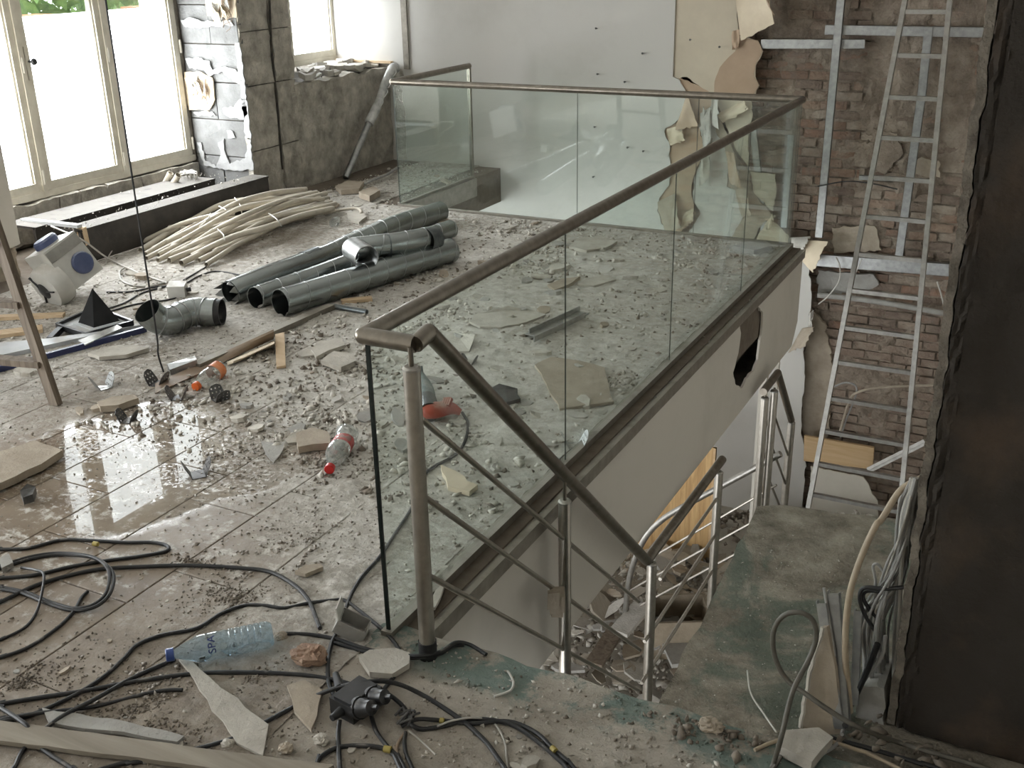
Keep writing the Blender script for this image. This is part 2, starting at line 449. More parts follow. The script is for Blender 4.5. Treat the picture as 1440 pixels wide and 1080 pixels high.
# tiles, each a piece of its own: laid in rows along the stairwell
TW, TL = .306, .612
tile_me = {}
def tile(x0, x1, y0, y1):
    key = (round(x1-x0, 3), round(y1-y0, 3))
    if key not in tile_me:
        w, l = key; b = .0022
        vs = [(-w/2, -l/2, -.012), (w/2, -l/2, -.012), (w/2, l/2, -.012), (-w/2, l/2, -.012),
              (-w/2, -l/2, -b), (w/2, -l/2, -b), (w/2, l/2, -b), (-w/2, l/2, -b),
              (-w/2+b, -l/2+b, 0), (w/2-b, -l/2+b, 0), (w/2-b, l/2-b, 0), (-w/2+b, l/2-b, 0)]
        fs = [(0, 1, 5, 4), (1, 2, 6, 5), (2, 3, 7, 6), (3, 0, 4, 7), (4, 5, 9, 8), (5, 6, 10, 9), (6, 7, 11, 10), (7, 4, 8, 11), (8, 9, 10, 11)]
        me = bpy.data.meshes.new('tile'); me.from_pydata(vs, [], fs); me.materials.append(MATS['dusty_floor_tile']); tile_me[key] = me
    o = bpy.data.objects.new('tile', tile_me[key]); C.objects.link(o); o.parent = fl
    o.location = ((x0+x1)/2, (y0+y1)/2, 0)
g = .0022
rows = []
x = -2.742
while x > -7.1: x -= .309
i = 0; ntile = 0
while x < GX-.06:
    x1 = min(x+.309, GX-.045); yo = 2.812 + (.306 if i % 2 else 0) + (.0 if i % 3 else .1)
    y = yo - .615*8
    while y < BY:
        ya, yb = max(y, .2), min(y+.615, AY if x1 > AX else BY)
        if yb-ya > .05 and not (x < -5.75) and x1-x > .04:
            tile(x+g, x1-g, ya+g, yb-g); ntile += 1
        y += .615
    x += .309; i += 1
# drifts of dust and plaster grit that bury the joints
def dz(x, y):
    n = .011*noise.noise(V((x*1.4, y*1.4, 2)))+.008*noise.noise(V((x*5, y*5, 4)))+.006*noise.noise(V((x*15, y*15, 6)))+.006*noise.noise(V((x*38, y*38, 8)))
    b = -.0012
    c = ((x+2.9)/.68)**2+((y-2.1)/1.05)**2
    if c < 1.5: b -= .022*max(0, 1.5-c)
    d = ((x+2.1)/1.2)**2+((y-5.2)/2.3)**2
    e = ((x+3.16)/.75)**2+((y-2.76)/.85)**2
    if e < 1.3: b -= .03*(1.3-e)
    if d < 1: b += .008*(1-d)
    if y > 6: b += .003
    return n+b
DX0, DX1, DY0, DY1 = -5.66, GX-.03, .9, AY-.03
dn = MB().grid(lambda u, v: (DX0+u*(DX1-DX0), DY0+v*(DY1-DY0), dz(DX0+u*(DX1-DX0), DY0+v*(DY1-DY0))), 210, 320).build('dust_drift', 'dusty_floor_tile', fl, True, fix=False)
dn['kind'] = 'stuff'
# near landing of bare concrete, the green stained walkway beyond it
nl = MB()
nl.grid(lambda u, v: (FXF-.135 + u*(1.735-FXF), -1.6 + v*(EY+1.6) + (.006*math.sin(u*70)+.012*noise.noise(V((u*30, 3, 1)))) * (v > .999), .004*noise.noise(V((u*22, v*22, 0)))), 60, 60)
k = len(nl.v)
nl.bb((FXF-.02, -1.6, -.30), (1.6, EY-.012, -.006)).bb((FXF-.13, -1.6, -.30), (FXF-.02, CY-.02, -.004))
struct(nl.build('floor_landing', 'landing_concrete', smooth=True), 'bare concrete landing with worn green paint along its stair edge')
gw = MB()
ga, gb, gc, gd = F(928, 992, -.03), F(1064, 712, -.03), F(1270, 732, -.03), V((-.02, EY-.02, -.03))
ga = V((ga.x-.0, EY-.02, -.03)); gc = V((.25, gb.y+.20, -.03))
poly = jag([ga, gb, F(1100, 710, -.03), F(1180, 722, -.03), F(1262, 730, -.03), gc, V((.25, EY-.02, -.03))], .008, .07, (0, 1), 3)
gw.prism(poly, (0, 0, -.16))
struct(gw.build('floor_walkway', 'green_stained_concrete'), 'green stained rough concrete walkway beside the dark wall')

# slab fascia along the stairwell, with a hole knocked through it
hole_px = [(1052, 432), (1066, 430), (1073, 440), (1072, 462), (1068, 488), (1066, 506), (1060, 522), (1050, 532), (1044, 545), (1034, 540), (1031, 524), (1036, 505), (1040, 486), (1042, 468), (1040, 452), (1046, 440)]
hole = jag([PX(a, b, FXF) for a, b in hole_px], .008, .03, (1, 2), 5)
outer = [V((FXF, EY-.02, -.065)), V((FXF, AY, -.065)), V((FXF, AY, -.52)), V((FXF, AY-.12, -.66)), V((FXF, EY-.02, -.66))]
fa = MB().prism(outer, (-.0135, 0, 0), [hole]).build('wall_fascia', 'fascia_paint')
struct(fa, 'off white slab fascia along the stairwell with a broken hole')
MB().bb((FXF-.25, 6.0, -.62), (FXF-.20, 6.9, -.08)).bb((FXF-.2, 5.9, -.64), (FXF-.02, 7.0, -.60)).build('cavity_shade', 'hole_dark', fa)  # near black boxes paint the shade inside the hole
bl = MB(); rnd = random.Random(2)
for k in range(6):
    c = PX(rnd.uniform(1056, 1070), rnd.uniform(436, 458) if k < 4 else rnd.uniform(470, 535), FXF-.07); c.x -= rnd.uniform(.0, .08)
    bl.box(c, (rnd.uniform(.02, .05), rnd.uniform(.02, .08), rnd.uniform(.03, .12)), Matrix.Rotation(rnd.uniform(-1, 1), 3, 'X') @ Matrix.Rotation(rnd.uniform(-.6, .6), 3, 'Z'))
bl.build('broken_lath', 'hole_board', fa)
MB().bb((FXF-.26, EY, -.66), (FXF-.02, AY, -.648)).build('fascia_soffit', 'fascia_paint', fa)
MB().bb((AX, AY, -.5), (GX, AY+.012, -.06)).build('floor_edge_board', 'fascia_paint', fa)
# lower storey
lf = MB().bb((-7.2, EY-1.2, ZL-.2), (1.6, BY+.3, ZL)).build('floor_lower', 'lower_floor_concrete')
struct(lf, 'rubble strewn lower floor at the foot of the stairs')
st = empty('stair', (-1.0, 3.0, -1.6)); struct(st, 'concrete stair flight descending under the landing')
for k in range(9):
    y0 = EY+.02+k*.182; z1 = -.12-.165*(k+1)
    MB().bb((-1.40, y0, z1-.05), (-.05, y0+.20, z1)).build('tread', 'landing_concrete', st)
    if k: MB().bb((-1.40, y0, z1), (-.05, y0+.02, z1+.165)).build('riser', 'landing_concrete', st)
MB().bb((-1.40, EY+1.66, -1.78), (.2, 6.15, -1.602)).build('landing', 'landing_concrete', st)
for k in range(7):
    MB().bb((-1.40, 6.15+k*.19, -1.60-.18*(k+1)-.05), (-.3, 6.36+k*.19, -1.60-.18*(k+1))).build('tread', 'landing_concrete', st)
# window wall, its piers, parapet and ceiling
wl = MB()
wl.bb((WX-.35, -1.6, -.3), (WX-.10, BY, .30))                                  # below the windows
wl.bb((WX-.35, -1.6, 2.62), (WX-.0, BY+.3, 3.05))                              # lintel
wl.bb((WX-.35, 6.70, .3), (WX-.0, 8.06, 2.7))
wl.bb((WX-.35, BY, .3), (WX, BY+.3, 2.7))
struct(wl.build('wall_left', 'rough_concrete'), 'stripped masonry wall that holds the tall windows')
sill = MB(); rnd = random.Random(4); y = 4.4
sb = struct(MB().bb((WX-.10, 4.2, .0), (WX+.05, 6.73, .14)).build('trim_1', 'concrete_joint'), 'dark rough masonry strip under the tall window')
while y < 6.7:
    l = rnd.uniform(.18, .36)
    b = MB().grid(lambda u, v: (WX+.07+.03*noise.noise(V((u*3+y*5, v*3, 0))), y+u*(l-.015), .02+v*.27 + .02*noise.noise(V((u*2+y*7, v*2, 4)))), 5, 4, .06)
    b.build('stone', 'rough_concrete', sb, True); y += l
PYR = 6.735
def pier_blocks(y0, y1, ztop=2.7, z0=-.02):
    pr = MB().bb((WX-.05, y0+.02, z0), (LX-.02, y1-.02, ztop))
    return pr
pr = pier_blocks(PYR, 7.38).build('wall_pier', 'concrete_joint'); struct(pr, 'stripped block pier between the two windows, pale on one side')
# pale blocks on the face that looks toward the camera
z = .06; r = 0; rnd = random.Random(11)
while z < 2.6:
    h = .29
    cuts = [WX+.02, (WX+LX)/2+rnd.uniform(-.07, .07) if r % 2 == 0 else None, LX]
    cuts = [c for c in cuts if c is not None]
    for a, b in zip(cuts[:-1], cuts[1:]):
        d = rnd.uniform(-.006, .006); bm = MB()
        bm.grid(lambda u, v: (a+.006+u*(b-a-.012), PYR+d+.006*noise.noise(V((u*4+a*9, v*4+z*5, 1))), z+.005+v*(h-.010)), 4, 4, .05)
        bm.build('block', 'pier_block', pr)
    z += h; r += 1
# old white plaster left in patches on the blocks
def patch(poly, name='plaster_patch', mat='pier_plaster', par=pr, th=.012):
    p3 = jag([PY(a, b, PYR-.004) for a, b in poly], .010, .028, (0, 2), len(poly)*7+int(poly[0][0]))
    MB().prism(p3, (0, -th, 0)).build(name, mat, par)
patch([(255, 28), (268, 24), (285, 30), (300, 30), (325, 28), (330, 36), (300, 36), (283, 40), (262, 38)])
patch([(262, 82), (280, 80), (296, 86), (300, 98), (318, 93), (332, 97), (342, 112), (336, 118), (314, 100), (296, 108), (288, 98), (268, 96)])
patch([(314, 152), (330, 150), (340, 138), (346, 138), (350, 160), (344, 168), (326, 166), (316, 160)])
patch([(273, 158), (300, 157), (305, 163), (280, 163)])
patch([(320, 183), (328, 184), (332, 193), (322, 194)])
patch([(278, 200), (284, 200), (290, 226), (305, 234), (312, 215), (308, 200), (316, 195), (318, 215), (324, 230), (346, 222), (350, 196), (354, 196), (358, 238), (330, 240), (288, 232)])
patch([(332, 60), (338, 60), (352, 170), (354, 195), (346, 195), (340, 130)])
# stripped plaster boxes with torn paper
def torn_box(px, name, seed):
    pts = [PY(a, b, PYR-.012) for a, b in px]
    o = MB().prism(jag(pts, .006, .03, (0, 2), seed), (0, -.012, 0)).build(name, 'cream_paper', pr)
    c = sum((V(p) for p in pts), V())/len(pts); rnd = random.Random(seed)
    for k in range(7):
        q = c+V((rnd.uniform(-.06, .07), -.02, rnd.uniform(-.07, .07))); w = rnd.uniform(.05, .10)
        MB().grid(lambda u, v: q+V(((u-.5)*w, -.015-.03*math.sin(u*2.5+k)*v, (v-.5)*w*1.2+.02*math.sin(u*5+k))), 4, 4, .003).build('torn_flap', 'gypsum' if k % 2 else 'cream_paper', o)
    bm = MB()
    for k in range(9):
        q = c+V((rnd.uniform(.03, .10), -.03, rnd.uniform(-.09, .09)))
        bm.tube(catmull([q, q+V((rnd.uniform(-.04, .03), -.02, .04)), q+V((rnd.uniform(-.05, .05), -.01, -.05)), q+V((rnd.uniform(-.05, .03), -.02, -.09))], 4), .0022, 5)
    bm.build('wire_tuft', 'brown_strip', o)
torn_box([(260, 101), (284, 101), (300, 110), (303, 140), (296, 154), (267, 155), (260, 128)], 'junction_patch', 3)
torn_box([(290, 0), (332, -5), (334, 25), (293, 22)], 'junction_patch', 4)
# dark face of the pier: big squared blocks with a vertical chase
zs = [-.02, .40, .90, 1.31, 1.75, 2.2, 2.7]
for a, b in zip(zs[:-1], zs[1:]):
    for y0, y1 in ((PYR-.0, 7.09), (7.12, 7.36)):
        MB().grid(lambda u, v: (LX+.018*noise.noise(V((u*5+y0*3, v*5+a*3, 7)))+.012*noise.noise(V((u*17+y0*3, v*19+a*3, 7)))+.004, y0+u*(y1-y0), a+.004+v*(b-a-.008)), 8, 8, .05).build('block', 'rough_concrete', pr, True)
MB().tube([PX(379, 0, LX+.012), PX(381, 60, LX+.012), PX(390, 150, LX+.012), PX(397, 238, LX+.012)], .009, 6).build('rusty_conduit', 'hole_dark', pr)  # dark rod paints the shade of a vertical slot in the blocks
pp = MB().bb((WX-.35, 7.38, -.3), (LX-.07, BY, .84)).build('wall_parapet', 'concrete_joint'); struct(pp, 'low rough concrete parapet under the far window')
MB().grid(lambda u, v: (LX+.018*noise.noise(V((u*7, v*5, 2)))+.01*noise.noise(V((u*22, v*18, 2))), 7.35+u*(BY-7.35), -.02+v*(.87+.04*noise.noise(V((u*8, 0, 5))))), 34, 24, .09).build('rough_facing', 'rough_concrete', pp, True)
rnd = random.Random(12)
for k in range(34):
    q = V((rnd.uniform(WX+.05, LX-.02), rnd.uniform(7.6, BY-.08), .86)); w = rnd.uniform(.04, .13)
    pts = [q+V((math.cos(t)*w*rnd.uniform(.5, 1), math.sin(t)*w*rnd.uniform(.6, 1), rnd.uniform(-.01, .03))) for t in [2*PI*j/6 for j in range(6)]]
    MB().prism(pts, (0, 0, rnd.uniform(.015, .05))).build('loose_plaster', 'gypsum' if k % 3 else 'plaster_shard', pp)
MB().bar((WX+.03, BY-.05, .90), (LX+.05, BY-.05, .90), .05, .02).build('raw_batten', 'raw_wood', pp)
lp = MB().grid(lambda u, v: (LX+.004*noise.noise(V((u*9, v*9, 0))), 2.6+u*(4.47-2.6), .20+v*2.6+(.05*noise.noise(V((u*14, 0, 3))) if v == 0 else 0)), 30, 20, .03)
lp.bb((WX-.05, 2.6, .22), (LX-.03, 4.44, 2.8))
lpo = lp.build('wall_left_pier', 'fascia_paint'); struct(lpo, 'pale plastered pier with a crumbling foot beside the tall window')
cr = MB(); rnd = random.Random(8)
cr.grid(lambda u, v: (LX-.03+.03*noise.noise(V((u*16, v*9, 0))), 3.0+u*(4.45-3.0), -.01+v*.25), 24, 8, .1)
cr.build('crumbled_foot', 'plaster_shard_brown', lpo, True)
cl = MB().bb((-7.2, -1.6, 3.0), (1.6, BY+.3, 3.2)).build('ceiling', 'ceiling_plaster'); struct(cl, 'grey plaster ceiling above the room')
wn = MB().bb((-7.2, -1.8, -.3), (1.8, -1.6, 3.0)).build('wall_near', 'side_plaster'); struct(wn, 'plain grey wall behind the viewer')
wr = MB().bb((1.6, -1.8, -3.2), (1.8, BY+.3, 3.2)).build('wall_right', 'side_plaster'); struct(wr, 'plain grey side wall')
# dark wall close by at the right, its broken edge toward the stair
dk = MB().bb((-.150, 2.472, -.19), (1.6, 2.72, 3.0)).build('wall_dark', 'dark_wall'); struct(dk, 'stripped wall end close at right, shade painted in nearly black')
eg = MB()
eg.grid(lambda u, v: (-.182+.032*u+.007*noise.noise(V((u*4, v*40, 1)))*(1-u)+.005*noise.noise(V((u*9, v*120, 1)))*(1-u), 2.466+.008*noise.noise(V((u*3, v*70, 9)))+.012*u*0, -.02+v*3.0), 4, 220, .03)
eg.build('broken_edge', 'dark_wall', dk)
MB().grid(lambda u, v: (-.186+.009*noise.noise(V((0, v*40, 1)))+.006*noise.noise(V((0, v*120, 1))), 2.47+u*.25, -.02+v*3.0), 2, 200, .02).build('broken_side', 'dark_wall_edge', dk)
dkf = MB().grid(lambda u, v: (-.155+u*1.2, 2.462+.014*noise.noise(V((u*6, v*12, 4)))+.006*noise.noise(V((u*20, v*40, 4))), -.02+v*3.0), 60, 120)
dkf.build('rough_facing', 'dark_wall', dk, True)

# windows: painted frame, casements, frosted film below and clear glass above
def window(name, y0, y1, zb, n, label, handle=True):
    w = empty(name, (WX, (y0+y1)/2, zb)); struct(w, label)
    ZT = 2.6; fr = MB()
    fr.bb((WX-.09, y0, zb), (WX+.0, y0+.05, ZT)).bb((WX-.09, y1-.05, zb), (WX+.0, y1, ZT)).bb((WX-.09, y0, zb), (WX+.03, y1, zb+.045)).bb((WX-.09, y0, ZT-.05), (WX, y1, ZT))
    fr.build('frame', 'window_paint', w)
    s = (y1-y0)/n
    for i in range(n):
        a, b = y0+i*s, y0+(i+1)*s; cm = MB()
        a0, b0 = a+(.012 if i else .02), b-(.012 if i < n-1 else .02)
        X0, X1 = WX-.055, WX+.02
        cm.bb((X0, a0, zb+.03), (X1, a0+.055, ZT-.03)).bb((X0, b0-.055, zb+.03), (X1, b0, ZT-.03))
        cm.bb((X0, a0+.055, zb+.03), (X1, b0-.055, zb+.105)).bb((X0, a0+.055, ZT-.11), (X1, b0-.055, ZT-.03))
        for yy, sg in ((a0+.055, 1), (b0-.055, -1)): cm.bar((X1-.02, yy+sg*.006, zb+.1), (X1-.02, yy+sg*.006, ZT-.1), .012, .02)
        cs = cm.build('casement', 'window_paint', w)
        MB().bb((WX-.022, a0+.05, zb+.10), (WX-.014, b0-.05, 1.505)).build('frosted_pane', 'frosted_film', cs)
        MB().bb((WX-.022, a0+.05, 1.505), (WX-.016, b0-.05, ZT-.1)).build('clear_pane', 'window_glass', cs)
        for zz in (zb+.14, 1.2):
            MB().tube([(X1+.008, b0+.010, zz-.05), (X1+.008, b0+.010, zz+.05)], .010, 8).build('hinge', 'window_paint', cs)
    for i in range(1, n):
        MB().bb((WX-.03, y0+i*s-.018, zb+.02), (WX+.032, y0+i*s+.018, ZT-.03)).build('mullion_strip', 'window_paint', w)
    if handle:
        h = MB().bb((WX+.02, y0+s+.03, 1.10), (WX+.03, y0+s+.065, 1.32)).build('handle_plate', 'window_paint', w)
        MB().tube([(WX+.03, y0+s+.05, 1.22), (WX+.075, y0+s+.05, 1.22)], .008, 8).lathe((WX+.07, y0+s+.05, 1.22), (1, 0, 0), [(0, 0), (.022, .004), (.026, .014), (.018, .024), (0, .027)], 12).build('handle_knob', 'black_plastic', w, True)
    return w
window('window_1', 4.45, 6.715, .30, 3, 'tall cream painted casement window with frosted lower panes')
window('window_2', 8.06, 8.80, .90, 1, 'far cream painted window above the rough parapet', False)
window('window_3', -1.20, 2.58, .30, 5, 'unseen cream painted casement window nearer the viewer, widened for light')  # out of view; widened to bring more light to the near floor
# outside
og = MB().bb((-30, -4, -.25), (WX-.36, 24, -.05)).build('ground', 'outside_ground'); struct(og, 'paved ground outside the windows')
def hedge(cx, cy, rx, ry, h, seed, label):
    rnd = random.Random(seed); t = empty('hedge', (cx, cy, -.05), label, 'hedge', 'shrubs outside the windows')
    bm = MB()
    n = 900
    for k in range(n):
        a = rnd.uniform(0, 2*PI); ph = math.acos(rnd.uniform(-1, 1)); rr = rnd.uniform(.75, 1.05)
        p = V((cx+rx*rr*math.cos(a)*math.sin(ph), cy+ry*rr*math.sin(a)*math.sin(ph), h/2+h/2*rr*math.cos(ph)))
        d = V((rnd.uniform(-1, 1), rnd.uniform(-1, 1), rnd.uniform(-1, 1))).normalized()*.16; e = d.orthogonal().normalized()*.07
        bm.add([p-d, p+e, p+d, p-e], [(0, 1, 2, 3)])
    bm.build('foliage', 'foliage', t, fix=False)
    MB().lathe((cx, cy, 0), (0, 0, 1), [(rx*.3, 0), (rx*.8, h*.3), (rx*.85, h*.6), (rx*.5, h*.9), (0, h*.96)], 14).build('inner_growth', 'foliage', t, True)
hedge(-13.5, 9.5, 1.6, 2.2, 3.4, 1, 'green leafy shrub behind the first casement of the tall window')
hedge(-14, 14.2, 1.6, 2.0, 3.2, 2, 'green leafy shrub seen above the middle frosted pane')
hedge(-15, 19.0, 1.6, 2.2, 3.2, 3, 'green leafy shrub farthest along outside the tall window')
def crate(cx, cy, label):
    t = empty('planter_box', (cx, cy, -.05), label, 'planter', 'wooden planters outside')
    for k in range(4): MB().bb((cx-.3, cy-.5, .0+k*.32), (cx+.3, cy+.5, .29+k*.32)).build('board', 'outside_wood', t)
crate(-10.8, 8.8, 'reddish wooden planter outside the middle casement')
crate(-10.9, 11.2, 'reddish wooden planter outside the right casement')
# ------------------------------------------------------------------ back wall: white board, torn sheets, brick behind
YW = BY-.03
def wp(l, Y): return [PY(a, b, Y) for a, b in l]
edge = jag(wp([(946, 108), (955, 112), (963, 126), (967, 152), (960, 165), (936, 180), (934, 185), (940, 199), (942, 224), (945, 243), (941, 260), (927, 279), (924, 296), (930, 315), (948, 330), (1000, 340), (1095, 338), (1139, 346),
                   (1138, 380), (1141, 420), (1137, 455), (1142, 462), (1130, 490), (1132, 530), (1128, 570), (1126, 610), (1134, 640), (1130, 690)], YW), .008, .035, (0, 2), 21, False)
xe = edge[0].x; xb = edge[-1].x
board = [V((-6.80, YW, ZL)), V((-6.80, YW, 3.0)), V((xe, YW, 3.0))] + edge + [V((xb, YW, ZL))]
wb = MB().prism(board, (0, .014, 0)).build('wall_back', 'white_wall_paint'); struct(wb, 'white plasterboard back wall torn open toward the brick')
MB().bb((-5.655, YW-.014, .84), (-5.615, YW, 3.0)).bb((-5.68, YW-.006, .84), (-5.655, YW, 3.0)).build('seam_strip', 'channel_steel', wb)
for a, b, c, d in ((560, 240, 553, 98), (548, 250, 540, 240)):
    pass
MB().grid(lambda u, v: (-5.80+.10*u+.03*noise.noise(V((v*5, u, 2))), YW-.002, .0+v*.84), 3, 24, .012).build('torn_strip', 'rough_concrete', wb, True)
def sheet(name, px, Y, mat, par, seed, th=.010, amp=.007):
    p = jag(wp(px, Y), amp, .03, (0, 2), seed)
    return MB().prism(p, (0, th, 0)).build(name, mat, par)
tp = empty('torn_plasterboard', PY(1000, 330, BY-.02), 'beige plasterboard torn away in layers between white wall and brick', 'plasterboard')
sheet('board_sheet', [(944, -190), (1036, -190), (1036, 20), (1040, 46), (1066, 58), (1073, 72), (1063, 92), (1062, 108), (1068, 120), (1062, 134), (1004, 133), (985, 122), (966, 108), (944, 112)], YW+.016, 'plasterboard_paper', tp, 31)
sheet('paper_layer', [(1037, 52), (1066, 57), (1072, 72), (1062, 91), (1060, 108), (1067, 119), (1060, 132), (1004, 131), (1005, 114), (1012, 95), (1025, 80), (1034, 72)], YW+.012, 'brown_paper', tp, 32, .003, .004)
sheet('board_sheet', [(952, 108), (985, 122), (1003, 130), (1000, 148), (988, 168), (985, 190), (990, 206), (985, 226), (976, 246), (972, 270), (978, 300), (965, 320), (948, 332), (926, 318), (920, 296), (926, 276), (940, 258), (940, 225), (934, 190), (930, 182), (955, 170), (962, 155), (958, 128)], YW+.017, 'brown_paper', tp, 33)
sheet('board_sheet', [(998, 135), (1008, 185), (1020, 205), (1024, 235), (1022, 262), (1036, 268), (1040, 285), (1048, 300), (1030, 335), (960, 340), (985, 300), (974, 280), (976, 250), (986, 225), (984, 195), (990, 160)], YW+.030, 'white_wall_paint', tp, 34)
sheet('board_sheet', [(1003, 140), (1019, 182), (1033, 214), (1052, 240), (1058, 272), (1082, 297), (1086, 303), (1070, 318), (1058, 340), (1026, 340), (1034, 322), (1050, 300), (1038, 285), (1036, 268), (1024, 262), (1025, 235), (1020, 210), (1008, 190)], YW+.010, 'plaster_shard_brown', tp, 35)
sheet('board_sheet', [(1006, 140), (1056, 138), (1058, 165), (1052, 200), (1053, 240), (1090, 245), (1092, 270), (1087, 297), (1060, 271), (1055, 238), (1036, 212), (1022, 180)], YW+.004, 'plasterboard_paper', tp, 36)
sheet('board_sheet', [(1086, 300), (1088, 312), (1108, 330), (1115, 352), (1060, 352), (1066, 330)], YW-.004, 'cream_paper', tp, 37)
def flap(px4, bulge, name, mat, par, Y=YW-.004, nu=10, nv=12, th=.004, seed=0, tip=0.0):
    """curling sheet: px4 = tl, tr, br, bl corners on the wall, bulging out of it"""
    tl, tr, br, bl_ = px4
    def fn(u, v):
        a = (tl[0]+(tr[0]-tl[0])*u, tl[1]+(tr[1]-tl[1])*u); b = (bl_[0]+(br[0]-bl_[0])*u, bl_[1]+(br[1]-bl_[1])*u)
        j = 3*noise.noise(V((u*9, seed, 0)))*(v > .99) + 3*noise.noise(V((v*9, seed, 3)))*(u > .99)
        x, y = a[0]+(b[0]-a[0])*v+j, a[1]+(b[1]-a[1])*v+j
        p = PY(x, y, Y); p.y -= bulge*math.sin(v*PI*.62)*(.5+.5*u) + .03*noise.noise(V((u*2+seed, v*2, 0))) + tip*u*u
        return p
    return MB().grid(fn, nu, nv, th).build(name, mat, par, True)
flap(((1030, -60), (1082, -60), (1101, 30), (1046, 56)), .16, 'curled_paper', 'cream_paper', tp, seed=1, tip=.10)
flap(((1062, -40), (1075, -40), (1102, 18), (1082, 28)), .22, 'curled_paper', 'brown_paper', tp, seed=2, tip=.06)
flap(((1008, 160), (1048, 142), (1056, 152), (1018, 172)), .07, 'curled_paper', 'cream_paper', tp, seed=3)
flap(((955, 165), (968, 130), (985, 176), (952, 182)), .06, 'curled_paper', 'brown_paper', tp, seed=4)
flap(((985, 160), (1000, 150), (1002, 196), (990, 215)), .05, 'curled_paper', 'gypsum', tp, seed=5)
flap(((925, 284), (950, 272), (962, 318), (938, 326)), .08, 'curled_paper', 'plaster_shard_brown', tp, seed=6)
flap(((962, 300), (976, 292), (978, 308), (958, 322)), .04, 'curled_paper', 'cream_paper', tp, seed=7)
flap(((1085, 305), (1090, 302), (1087, 318), (1078, 322)), .05, 'curled_paper', 'cream_paper', tp, seed=8)
flap(((982, 178), (990, 150), (996, 160), (990, 192)), .03, 'curled_paper', 'gypsum', tp, seed=9)
flap(((1000, 132), (1012, 132), (1016, 180), (1004, 176)), .06, 'curled_paper', 'gypsum', tp, seed=15, tip=.03)
flap(((1020, 212), (1034, 214), (1048, 262), (1030, 258)), .06, 'curled_paper', 'brown_paper', tp, seed=16, tip=.03)
flap(((1034, 268), (1052, 262), (1062, 300), (1046, 304)), .07, 'curled_paper', 'plaster_shard_brown', tp, seed=17, tip=.03)
flap(((990, 200), (1002, 194), (1000, 250), (984, 262)), .05, 'curled_paper', 'plaster_shard', tp, seed=18)
flap(((938, 182), (958, 176), (966, 196), (944, 204)), .05, 'curled_paper', 'cream_paper', tp, seed=19)
flap(((1030, 44), (1044, 40), (1040, 66), (1030, 70)), .03, 'curled_paper', 'brown_paper', tp, seed=20)
tf = empty('torn_paper', PY(1140, 372, BY-.08), 'crumpled cream paper torn over the top of the lower white board', 'paper')
flap(((1112, 340), (1168, 336), (1152, 374), (1120, 358)), .12, 'crumpled_sheet', 'cream_paper', tf, seed=11, tip=.1)
flap(((1108, 335), (1140, 333), (1134, 348), (1112, 350)), .10, 'crumpled_sheet', 'gypsum', tf, seed=12)
flap(((1128, 462), (1147, 458), (1138, 480), (1110, 494)), .10, 'hanging_strip', 'plaster_shard_brown', tf, seed=13, tip=.04)
flap(((1139, 440), (1144, 436), (1144, 458), (1138, 458)), .04, 'hanging_strip', 'gypsum', tf, seed=14)
# screws left in the wall
screw_px = [(840, 40, 'topmost pair on the left'), (905, 75, 'upper right of the white wall'), (842, 104, 'second down on the left'), (880, 115, 'just above the back handrail'), (838, 178, 'behind the glass on the left'), (884, 207, 'behind the glass near the torn edge'), (906, 212, 'closest to the torn edge behind glass'), (836, 248, 'lowest on the left behind glass'), (972, 56, 'on the beige sheet at the left'), (1013, 66, 'on the beige sheet at the right')]
for a, b, w in screw_px:
    p = PY(a, b, YW)
    t = empty('wall_screw', p, 'small dark screw left sticking out of wall, ' + w, 'screw', 'screws left in the back wall')
    MB().tube([p, p+V((.006, -.045, .004))], .004, 8).build('shank', 'clip_metal', t)
    MB().lathe(p+V((.006, -.045, .004)), (0, -1, 0), [(0, -.003), (.008, -.003), (.009, .003), (.005, .006), (0, .007)], 10).build('head', 'clip_metal', t)
# brick wall
YB = BY+.13
wk = empty('wall_brick', (-1.4, YB, ZL)); struct(wk, 'bare old brick wall with crumbling mortar behind the ladder')
def mort(x, z):
    return .026*noise.noise(V((x*2.2, z*2.2, 3))) + .020*noise.noise(V((x*9, z*9, 1))) + .014*noise.noise(V((x*24, z*24, 5))) + .008*noise.noise(V((x*60, z*60, 5)))
def cover(x, z):      # where old render still covers the bricks
    return noise.noise(V((x*1.3+4, z*.9, 8))) + .5*noise.noise(V((x*4, z*4, 2))) + (.30 if z > .2 else (-.12 if z < -.4 else .08))
def mfn(u, v):
    x, z = -2.9+u*4.6, ZL+v*6.0
    c = max(0, min(1, (cover(x, z)-.12)*4))
    return (x, YB+.012-mort(x, z)-.034*c, z)
MB().bb((-7.0, YB+.06, ZL), (1.6, YB+.22, 3.05)).build('wall_core', 'brick_mortar', wk)
MB().grid(mfn, 300, 380).build('mortar', 'brick_mortar', wk, True)
bricks = []; rnd = random.Random(31); z = ZL+.01; r = 0
while z < 2.0:
    x = -2.75 + (.11 if r % 2 else 0)
    while x < -.3:
        bricks.append((x+.105+rnd.uniform(-.008, .008), z+.0325+rnd.uniform(-.004, .004))); x += .222
    z += .0755; r += 1
def vis(b):
    x, z = b
    return abs(z-.05)+.2*abs(x+1.3) + (3 if (x < -1.85 and z < 0) else 0)
bricks.sort(key=vis)
bm_me = []
for k in range(10):
    rb = random.Random(k); mb = MB()
    mb.grid(lambda u, v: ((u-.5)*.208*(1+.03*noise.noise(V((0, v*3, k)))), -.012+.008*noise.noise(V((u*4, v*3, k*3))) + .012*max(abs(u-.5)*2, abs(v-.5)*2)**8, (v-.5)*.063*(1+.06*noise.noise(V((u*3, 0, k+40))))), 4, 3, .03)
    o = mb.build('brick', 'old_brick_%d' % (k % 5), wk, True)
    bm_me.append(o.data); bpy.data.objects.remove(o)
rest = MB()
